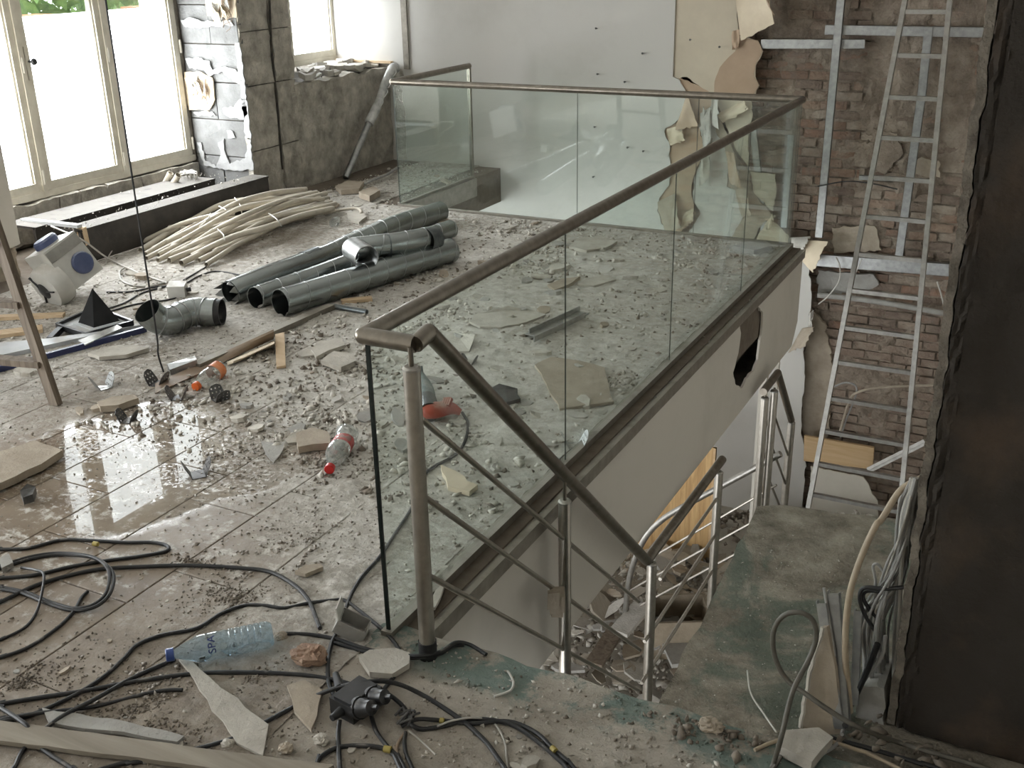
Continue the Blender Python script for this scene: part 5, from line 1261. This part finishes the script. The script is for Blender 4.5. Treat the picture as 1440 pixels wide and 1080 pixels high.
# metal channel and clips behind the glass
o = MB().bar(F(751, 477, .03), F(823, 443, .03), .006, .03).bar(F(747.5, 472, .018), F(819, 439, .018), .085, .006).bar(F(744, 466, .03), F(815, 434, .03), .006, .03).build('metal_channel', 'galvanised'); tag(o, 'short galvanised channel lying behind the glass', 'metal profile')
o = MB().pipe([F(748, 388, .018), F(776, 391, .018)], .018, .003, 12).build('conduit_offcut', 'plaster_shard', None, True); tag(o, 'short pale tube lying behind the glass', 'tube')
def clip(x, y, label, s=1.0, rot=0.0, mat='clip_metal'):
    """folded bracket: base plate and two punched wings"""
    c = F(x, y, .0); t = empty('perforated_bracket', c, label, 'bracket', 'perforated brackets on the floor'); w = .062*s
    for sgn in (-1, 1):
        R = Matrix.Rotation(rot, 3, 'Z') @ Matrix.Rotation(sgn*.45, 3, 'Y')
        q = lambda a, b_: c + R @ V((sgn*.018*s, a*w, .002+b_*w))
        out = [q(*p) for p in ((-.5, 0), (.5, 0), (.55, .3), (.5, .6), (.42, .95), (.15, 1.1), (-.2, 1.05), (-.45, .85), (-.5, .5))]
        hs = [[q(i+dx, j+dy) for dx, dy in ((-.05, -.05), (.05, -.05), (.05, .05), (-.05, .05))] for i in (-.28, 0, .28) for j in (.25, .55, .82)]
        MB().prism(out, R @ V((.0022, 0, 0)), hs).build('perforated_wing', mat, t)
    MB().box(c+V((0, 0, .002)), (.045*s, w*.95, .003), Matrix.Rotation(rot, 3, 'Z')).build('base_plate', mat, t)
clip(250, 560, 'double winged perforated bracket just below the brown strip', 1.1, .5)
clip(310, 562, 'perforated bracket standing right of the double winged one', 1.1, -.4)
clip(278, 668, 'perforated bracket reflected in the wet patch', 1.2, .9)
clip(222, 540, 'perforated bracket at the near end of brown strip', 1.2, .2)
clip(145, 545, 'pale bent bracket right of stepladder leg', 1.2, 1.2, 'galvanised')
clip(180, 592, 'dark folded bracket below the stacked brown chips', 1.0, .3)
clip(808, 628, 'grey perforated bracket at the base of the glass', 1.2, .6, 'galvanised')
clip(660, 512, 'dark bracket beside the plasterboard piece near handrail', .9, .1)
o = MB().prism([F(236, 520, .01), F(275, 508, .02), (F(278, 514, .02)), F(240, 528, .0)], (0, 0, .03)).build('ribbed_profile', 'galvanised'); tag(o, 'short ribbed metal profile at the channel end', 'metal profile')
jx = empty('cable_box', F(495, 885, 0), 'open grey cable box tipped over left of the glass corner', 'box')
c = F(495, 880, .03); Rj = Matrix.Rotation(.4, 3, 'Z') @ Matrix.Rotation(.5, 3, 'Y')
for d, s in (((0, 0, -.022), (.09, .07, .004)), ((-.045, 0, 0), (.004, .07, .045)), ((0, -.035, 0), (.09, .004, .045)), ((0, .035, 0), (.09, .004, .045)), ((.045, 0, 0), (.004, .07, .045))): MB().box(c+Rj @ V(d), s, Rj).build('box_side', 'plaster_shard_grey', jx)
MB().box(c+Rj @ V((-.055, 0, .035)), (.004, .07, .05), Rj @ Matrix.Rotation(-.6, 3, 'Y')).build('flap', 'off_white_plastic', jx)
# things lying by the parapet
cx_ = empty('leaning_conduit', F(486, 250, 0), 'clear sleeved metal pole leaning from floor to parapet top', 'pole')
a, b = PX(486, 250, LX+.12), PX(551, 98, LX+.10)
mid = a.lerp(b, .52)
MB().tube([a, mid], .030, 12).build('lower_tube', 'galvanised', cx_, True)
MB().tube(catmull([mid-(b-a)*.03, mid.lerp(b, .3)+V((.01, 0, 0)), mid.lerp(b, .7)-V((.005, 0, 0)), b, b+V((0, .07, .01))], 6), [.044]*6+[.040]*6+[.042]*6+[.046]*7, 14).build('plastic_sleeve', 'plastic_film', cx_, True)
for k in range(5): MB().tube(catmull([mid.lerp(b, .05+.2*k)+V((.045, 0, 0)), mid.lerp(b, .15+.2*k)+V((.05, .01, .0)), mid.lerp(b, .22+.2*k)+V((.04, -.01, 0))], 3), .006, 6).build('fold', 'plastic_film', cx_, True)
fcable('cable', [(505, 262), (525, 253, .02), (545, 245, .03), (558, 236, .03)], .012, 'grey_cable', 'grey cable lying between the rubble and glass corner')
shard([(472, 268), (490, 260), (512, 262), (505, 272), (480, 274)], .04, 'plaster_shard_brown', 'grey brown stone slab at foot of the leaning pole', 'stone_slab')
shard([(505, 278), (525, 270), (535, 276), (520, 284)], .05, 'plaster_shard_brown', 'upright stone chunk left of the glass corner', 'stone_chunk')
shard([(488, 302), (510, 299), (516, 308), (505, 316), (490, 312)], .02, 'plaster_shard', 'square pale plaster piece between conduits and ducts', 'plaster_slab')
cup = empty('plastic_cup', F(472, 318, 0), 'small clear plastic cup lying right of the conduit bundle', 'cup')
MB().lathe(F(474, 309, .035), (F(466, 318, .03)-F(474, 309, .035)), [(0, 0), (.026, 0), (.035, .09), (.037, .092), (.033, .09), (.024, .004), (0, .004)], 18).build('cup_wall', 'bottle_clear', cup, True)
fcable('conduit_offcut', [(455, 300, .01), (475, 296, .02), (500, 293, .03), (508, 298, .02), (504, 303)], .012, 'pvc_conduit', 'short bent conduit lying beyond the plastic cup', 'conduit')
o = MB().bar(F(480, 424, .012), F(523, 420, .012), .05, .02).build('wood_offcut', 'raw_wood'); tag(o, 'short wood piece beneath the front duct', 'wood')
# ------------------------------------------------------------------ rubble
ICO = []
_t = (1+5**.5)/2
IV = np.array([(-1, _t, 0), (1, _t, 0), (-1, -_t, 0), (1, -_t, 0), (0, -1, _t), (0, 1, _t), (0, -1, -_t), (0, 1, -_t), (_t, 0, -1), (_t, 0, 1), (-_t, 0, -1), (-_t, 0, 1)])/1.9
IF = np.array([(0, 11, 5), (0, 5, 1), (0, 1, 7), (0, 7, 10), (0, 10, 11), (1, 5, 9), (5, 11, 4), (11, 10, 2), (10, 7, 6), (7, 1, 8), (3, 9, 4), (3, 4, 2), (3, 2, 6), (3, 6, 8), (3, 8, 9), (4, 9, 5), (2, 4, 11), (6, 2, 10), (8, 6, 7), (9, 8, 1)])
OV = np.array([(1, 0, 0), (-1, 0, 0), (0, 1, 0), (0, -1, 0), (0, 0, 1), (0, 0, -1)], float)
OF = np.array([(0, 2, 4), (2, 1, 4), (1, 3, 4), (3, 0, 4), (2, 0, 5), (1, 2, 5), (3, 1, 5), (0, 3, 5)])
rg = np.random.default_rng(5)
def stones(P, size, name, mat, parent=None, flat=.55, big=False):
    """many small broken stones as one mesh: P positions (n,3), size (n,)"""
    P = np.asarray(P, float); n = len(P); BV, BF = (IV, IF) if big else (OV, OF)
    k = len(BV); v = np.repeat(BV[None], n, 0)*rg.uniform(.45, 1.25, (n, k, 1))
    sc = rg.uniform(.55, 1.25, (n, 1, 3)); sc[:, :, 2] *= flat; v = v*sc*np.asarray(size)[:, None, None]
    ax = rg.normal(size=(n, 3)); ax[:, 2] += 1.5; ax /= np.linalg.norm(ax, axis=1)[:, None]; an = rg.uniform(0, 6.28, n)
    K = np.zeros((n, 3, 3)); K[:, 0, 1] = -ax[:, 2]; K[:, 0, 2] = ax[:, 1]; K[:, 1, 0] = ax[:, 2]; K[:, 1, 2] = -ax[:, 0]; K[:, 2, 0] = -ax[:, 1]; K[:, 2, 1] = ax[:, 0]
    R = np.eye(3)[None]+np.sin(an)[:, None, None]*K+(1-np.cos(an))[:, None, None]*(K@K)
    v = np.einsum('nij,nkj->nki', R, v) + P[:, None, :]
    v[:, :, 2] += (np.asarray(size)*flat*.35)[:, None]
    f = (BF[None]+np.arange(n)[:, None, None]*k).reshape(-1, 3); v = v.reshape(-1, 3)
    me = bpy.data.meshes.new(name); me.vertices.add(len(v)); me.vertices.foreach_set('co', v.ravel())
    me.loops.add(f.size); me.loops.foreach_set('vertex_index', f.ravel().astype(np.int32)); me.polygons.add(len(f))
    me.polygons.foreach_set('loop_start', np.arange(0, f.size, 3, dtype=np.int32)); me.polygons.foreach_set('loop_total', np.full(len(f), 3, np.int32))
    me.update(calc_edges=True); me.materials.append(MATS[mat]); o = bpy.data.objects.new(name, me); C.objects.link(o); o['kind'] = 'stuff'
    if parent: o.parent = parent; o.matrix_parent_inverse = parent.matrix_basis.inverted()
    return o
def nval(x, y, s, o): return noise.noise(V((x*s, y*s, o)))+.5*noise.noise(V((x*s*2.7, y*s*2.7, o+5)))
def onfloor(x, y):
    if x > GX-.03 and y > EY-.03: return False
    if x > GX-.03: return True
    return y < (BY-.1 if x < AX-.05 else AY-.05) and x > -5.64
def sample(n, x0, x1, y0, y1, dens):
    out = []
    while len(out) < n:
        x, y = random.uniform(x0, x1), random.uniform(y0, y1)
        if onfloor(x, y) and random.random() < dens(x, y): out.append((x, y, 0.0))
    return out
clr = lambda x, y: ((x+2.85)/.9)**2+((y-2.0)/1.05)**2
def d_all(x, y):
    d = .25+.9*max(0, nval(x, y, 1.3, 1))
    if clr(x, y) < 1: d *= .12
    if x > -3.1 and y > 3.0: d += .35
    return min(1, d)
s = lambda P, lo, hi, p=3: [lo+(hi-lo)*random.random()**p for _ in P]
P = sample(9000, -5.7, .1, 1.0, 8.6, d_all)
o = stones(P, s(P, .003, .013), 'gravel', 'rubble_pale'); tag(o, 'pale plaster grit scattered over the whole floor', 'rubble')
P = sample(6000, -5.7, .1, 1.0, 8.6, lambda x, y: min(1, .2+.9*max(0, nval(x, y, 1.7, 9)))*(.15 if clr(x, y) < .8 else 1))
o = stones(P, s(P, .003, .011), 'gravel', 'rubble_brown'); tag(o, 'brown mortar grit scattered over the whole floor', 'rubble')
def band(cx, cy, rx, ry, n):
    out = []
    while len(out) < n:
        a, r = random.uniform(0, 2*PI), abs(random.gauss(0, .5)); x, y = cx+rx*r*math.cos(a), cy+ry*r*math.sin(a)
        if onfloor(x, y) and nval(x, y, 4, 3) > -.25: out.append((x, y, 0))
    return out
P = band(-2.45, 3.05, .75, .6, 1200)+band(-2.2, 2.4, .55, .5, 600)+band(-2.15, 2.55, .3, .7, 500)+band(-2.9, 2.9, .6, .5, 500)+band(-2.05, 1.7, .35, .4, 500)
o = stones(P, s(P, .002, .012, 4), 'gravel', 'rubble_wet'); tag(o, 'dark wet grit around the puddle edge and soda bottle', 'rubble')
# coarse rubble behind the glass and beyond the ducts
P = sample(4200, -3.7, GX-.05, 2.9, 7.0, lambda x, y: min(1, .12+1.1*max(0, nval(x, y, 2.1, 14))))
o = stones(P, s(P, .006, .030, 3), 'gravel', 'rubble_pale'); tag(o, 'coarse pale plaster rubble behind the long glass', 'rubble')
P = sample(2200, -3.7, GX-.05, 2.9, 7.0, lambda x, y: min(1, .12+1.1*max(0, nval(x, y, 2.1, 24))))
o = stones(P, s(P, .006, .024, 3), 'gravel', 'rubble_brown'); tag(o, 'coarse brown mortar rubble behind the long glass', 'rubble')
P = sample(2600, -5.6, -2.6, 3.0, 8.6, lambda x, y: min(1, .10+1.1*max(0, nval(x, y, 1.9, 34))))
o = stones(P, s(P, .005, .024, 3), 'gravel', 'rubble_pale'); tag(o, 'coarse pale rubble around ducts and conduits', 'rubble')
# fine grit lying in the puddle
P = sample(500, -3.7, -2.5, 2.1, 3.4, lambda x, y: .6)
o = stones(P, s(P, .002, .006), 'gravel', 'rubble_wet'); tag(o, 'fine grit dots lying in the bright wet patch', 'rubble')
P = band(-2.0, 1.62, .8, .35, 1600)+band(-1.8, 1.85, .35, .3, 500)+band(F(330, 840).x, F(330, 840).y, .22, .16, 500)+band(F(270, 790).x, F(270, 790).y, .2, .05, 200)+band(F(30, 960).x, F(30, 960).y, .12, .14, 300)
o = stones(P, s(P, .003, .009), 'gravel', 'rubble_brown'); tag(o, 'brown grit heap above the blue bottle', 'rubble')
# bigger chunks: countable pieces, each a thing
CH = []
for k in range(6):
    b = MB(); rb = random.Random(k+50)
    pts = [V((math.cos(t)*rb.uniform(.6, 1), math.sin(t)*rb.uniform(.5, .9), 0)) for t in [2*PI*j/7 for j in range(7)]]
    b.prism(pts, (rb.uniform(-.1, .1), rb.uniform(-.1, .1), rb.uniform(.25, .55))); CH.append(b)
zones = [
    ('behind the long glass panels', 'plaster fragments behind the long glass', (GX-1.5, GX-.08, 3.2, 6.95), 150, ('plaster_shard', 'gypsum', 'gypsum', 'plaster_shard_grey')),
    ('between the ducts and back glass', 'plaster fragments beyond the ducts', (-4.6, -3.1, 5.2, 6.95), 50, ('plaster_shard', 'gypsum', 'plaster_shard_brown')),
    ('around the foot of the parapet', 'plaster fragments by the parapet', (-5.6, -4.75, 6.6, 8.6), 40, ('plaster_shard', 'plaster_shard_brown', 'gypsum')),
    ('left of the glass corner', 'plaster fragments left of the glass corner', (-3.3, -1.75, 3.0, 5.2), 46, ('plaster_shard', 'plaster_shard_brown', 'plaster_shard_grey')),
    ('around pyramid tray and stepladder', 'plaster fragments by the stepladder', (-5.3, -3.6, 3.0, 4.9), 40, ('plaster_shard', 'plaster_shard_brown')),
    ('among the front cables', 'plaster fragments among the front cables', (-2.6, -.3, 1.35, 2.2), 44, ('plaster_shard', 'plaster_shard_brown', 'plaster_shard_grey')),
]
chm = {}
rz = random.Random(77)
for where, grp, (x0, x1, y0, y1), n, mats in zones:
    k = 0
    while k < n:
        x, y = rz.uniform(x0, x1), rz.uniform(y0, y1)
        if not onfloor(x, y) or (where.startswith('among') and x > -1.55 and y > 1.95 and rz.random() < .7): continue
        i = rz.randrange(6); mt = rz.choice(mats)
        if (i, mt) not in chm:
            t = CH[i].build('plaster_fragment', mt); chm[(i, mt)] = t.data; bpy.data.objects.remove(t)
        o = bpy.data.objects.new('plaster_fragment', chm[(i, mt)]); C.objects.link(o)
        far = 1.0 if y < 2.5 else 1.25
        sz = (.010+.045*rz.random()**2.6)*far
        if where.startswith('among'): sz *= .7
        o.location = (x, y, .0); o.scale = (sz*rz.uniform(.7, 1.5), sz*rz.uniform(.6, 1.1), sz*rz.uniform(.4, 1.1)); o.rotation_euler = (rz.uniform(-.25, .25), rz.uniform(-.25, .25), rz.uniform(0, 6.28))
        cw = {'plaster_shard': 'beige', 'gypsum': 'white', 'plaster_shard_grey': 'grey', 'plaster_shard_brown': 'brown'}[mt]
        tag(o, ('palm sized ' if sz > .035 else 'small ')+cw+' plaster fragment lying '+where, 'plaster piece', grp); k += 1
# sill, channel and ledge crumbs
P = [(random.uniform(GX+.02, FXF), random.uniform(CY+.1, AY), -.018) for _ in range(500) if True]; P = [p for p in P if nval(p[0], p[1], 2.2, 4) > .05]
o = stones(P, s(P, .003, .012), 'gravel', 'rubble_pale'); tag(o, 'plaster crumbs lying in the glass base channel', 'rubble')
P = [(random.uniform(-6.3, -5.7), random.uniform(4.7, 6.6), .232) for _ in range(260)]
o = stones(P, s(P, .003, .014), 'gravel', 'rubble_pale'); tag(o, 'plaster crumbs lying on the black duct casings', 'rubble')
# crumbs on landing and walkway
P = [(random.uniform(-1.5, .0), random.uniform(1.2, EY-.02), 0) for _ in range(4200)]; P = [p for p in P if nval(p[0], p[1], 3, 44) > -.15]
o = stones(P, s(P, .002, .012, 4), 'gravel', 'landing_concrete'); tag(o, 'crumbs scattered over the bare concrete landing', 'rubble')
P = [(random.uniform(-.78, -.2), random.uniform(EY, 3.4), -.03) for _ in range(300)]
o = stones(P, s(P, .0015, .006, 3), 'gravel', 'rubble_pale'); tag(o, 'crumbs scattered over the green walkway', 'rubble')
P = []
for _ in range(60):
    a = random.gauss(0, .10); P.append((F(1010, 1020).x+a, min(EY-.03, 2.2+random.gauss(0, .03)), 0))
for _ in range(50): P.append((random.uniform(-.3, .05), 2.36+random.gauss(0, .03), 0))
o = stones(P, s(P, .006, .022, 2), 'gravel', 'rubble_brown', big=True); tag(o, 'small rubble heaped along the landing edge by loop cable', 'rubble')
# lower floor heaps
def heap(cx, cy, rx, ry, h, n, lo, hi, z, mat, label):
    P = []
    for _ in range(n):
        a, r = random.uniform(0, 2*PI), random.random()**.5; P.append((cx+rx*r*math.cos(a), cy+ry*r*math.sin(a), z+max(0, h*(1-r*r))*random.uniform(.85, 1)))
    o = stones(P, s(P, lo, hi, 2), 'rubble_heap', mat, flat=.38); return tag(o, label, 'rubble')
heap(-2.2, 6.4, 1.0, 1.5, .3, 1600, .012, .06, ZL, 'rubble_pale', 'heap of pale rubble on the lower floor under the railing')
heap(-2.0, 6.0, 1.2, 1.4, .26, 900, .012, .05, ZL, 'rubble_brown', 'heap of brown rubble on the lower floor under railing')
heap(-1.1, 8.2, .6, .45, .5, 400, .02, .07, ZL, 'rubble_pale', 'pale rubble heaped behind the foot of the ladder')
heap(-1.9, 8.0, .7, .6, .35, 300, .02, .08, ZL, 'rubble_brown', 'brown rubble heaped along the lower white wall')
rl = random.Random(91)
for k in range(150):
    x, y = rl.uniform(-2.9, -1.5), rl.uniform(5.0, 7.6); z = ZL+.32*max(0, 1-((x+2.2)/1.0)**2-((y-6.4)/1.5)**2)+.05
    i = rl.randrange(6); mt = rl.choice(('plaster_shard', 'plaster_shard_brown', 'gypsum', 'plaster_shard_grey', 'old_plank'))
    if (i, mt) not in chm:
        t = CH[i].build('plaster_fragment', mt); chm[(i, mt)] = t.data; bpy.data.objects.remove(t)
    o = bpy.data.objects.new('board_fragment', chm[(i, mt)]); C.objects.link(o); sz = rl.uniform(.04, .15)
    o.location = (x, y, z); o.scale = (sz*rl.uniform(.7, 1.8), sz*rl.uniform(.4, 1), sz*rl.uniform(.15, .4)); o.rotation_euler = (rl.uniform(-.4, .4), rl.uniform(-.4, .4), rl.uniform(0, 6.28))
    cw = {'plaster_shard': 'beige', 'gypsum': 'white', 'plaster_shard_grey': 'grey', 'plaster_shard_brown': 'brown', 'old_plank': 'wooden'}[mt]
    tag(o, 'broken '+cw+' board fragment lying in the lower floor rubble heap', 'board piece', 'board fragments in the lower rubble')
def lplank(a, b, w, th, mat, label, name='plank'):
    o = MB().bar(F(*a), F(*b), w, th).build(name, mat); tag(o, label, 'board')
lplank((835, 935, -2.62), (870, 880, -2.60), .12, .03, 'old_wood', 'short brown wooden plank in the lower rubble', )
lplank((870, 890, -2.55), (905, 850, -2.50), .14, .03, 'gypsum', 'bright white board strip in the lower rubble', 'board_strip')
lplank((925, 850, -2.65), (965, 935, -2.62), .20, .03, 'plaster_shard_grey', 'grey board lying aslant in the lower rubble', 'board_strip')
lplank((1060, 770, -2.72), (1000, 820, -2.72), .10, .02, 'plaster_shard', 'pale board strip leading to the lower wall', 'board_strip')
db = empty('dark_bin', F(955, 900, -2.7), 'dark grey open box in the lower rubble', 'box')
c = F(955, 880, -2.6); Rd = Matrix.Rotation(.5, 3, 'Z')
for d, s_ in (((0, 0, -.14), (.4, .34, .02)), ((-.2, 0, 0), (.02, .34, .3)), ((.2, 0, 0), (.02, .34, .3)), ((0, -.17, 0), (.4, .02, .3)), ((0, .17, 0), (.4, .02, .3))): MB().box(c+Rd @ V(d), s_, Rd).build('box_side', 'hole_board', db)
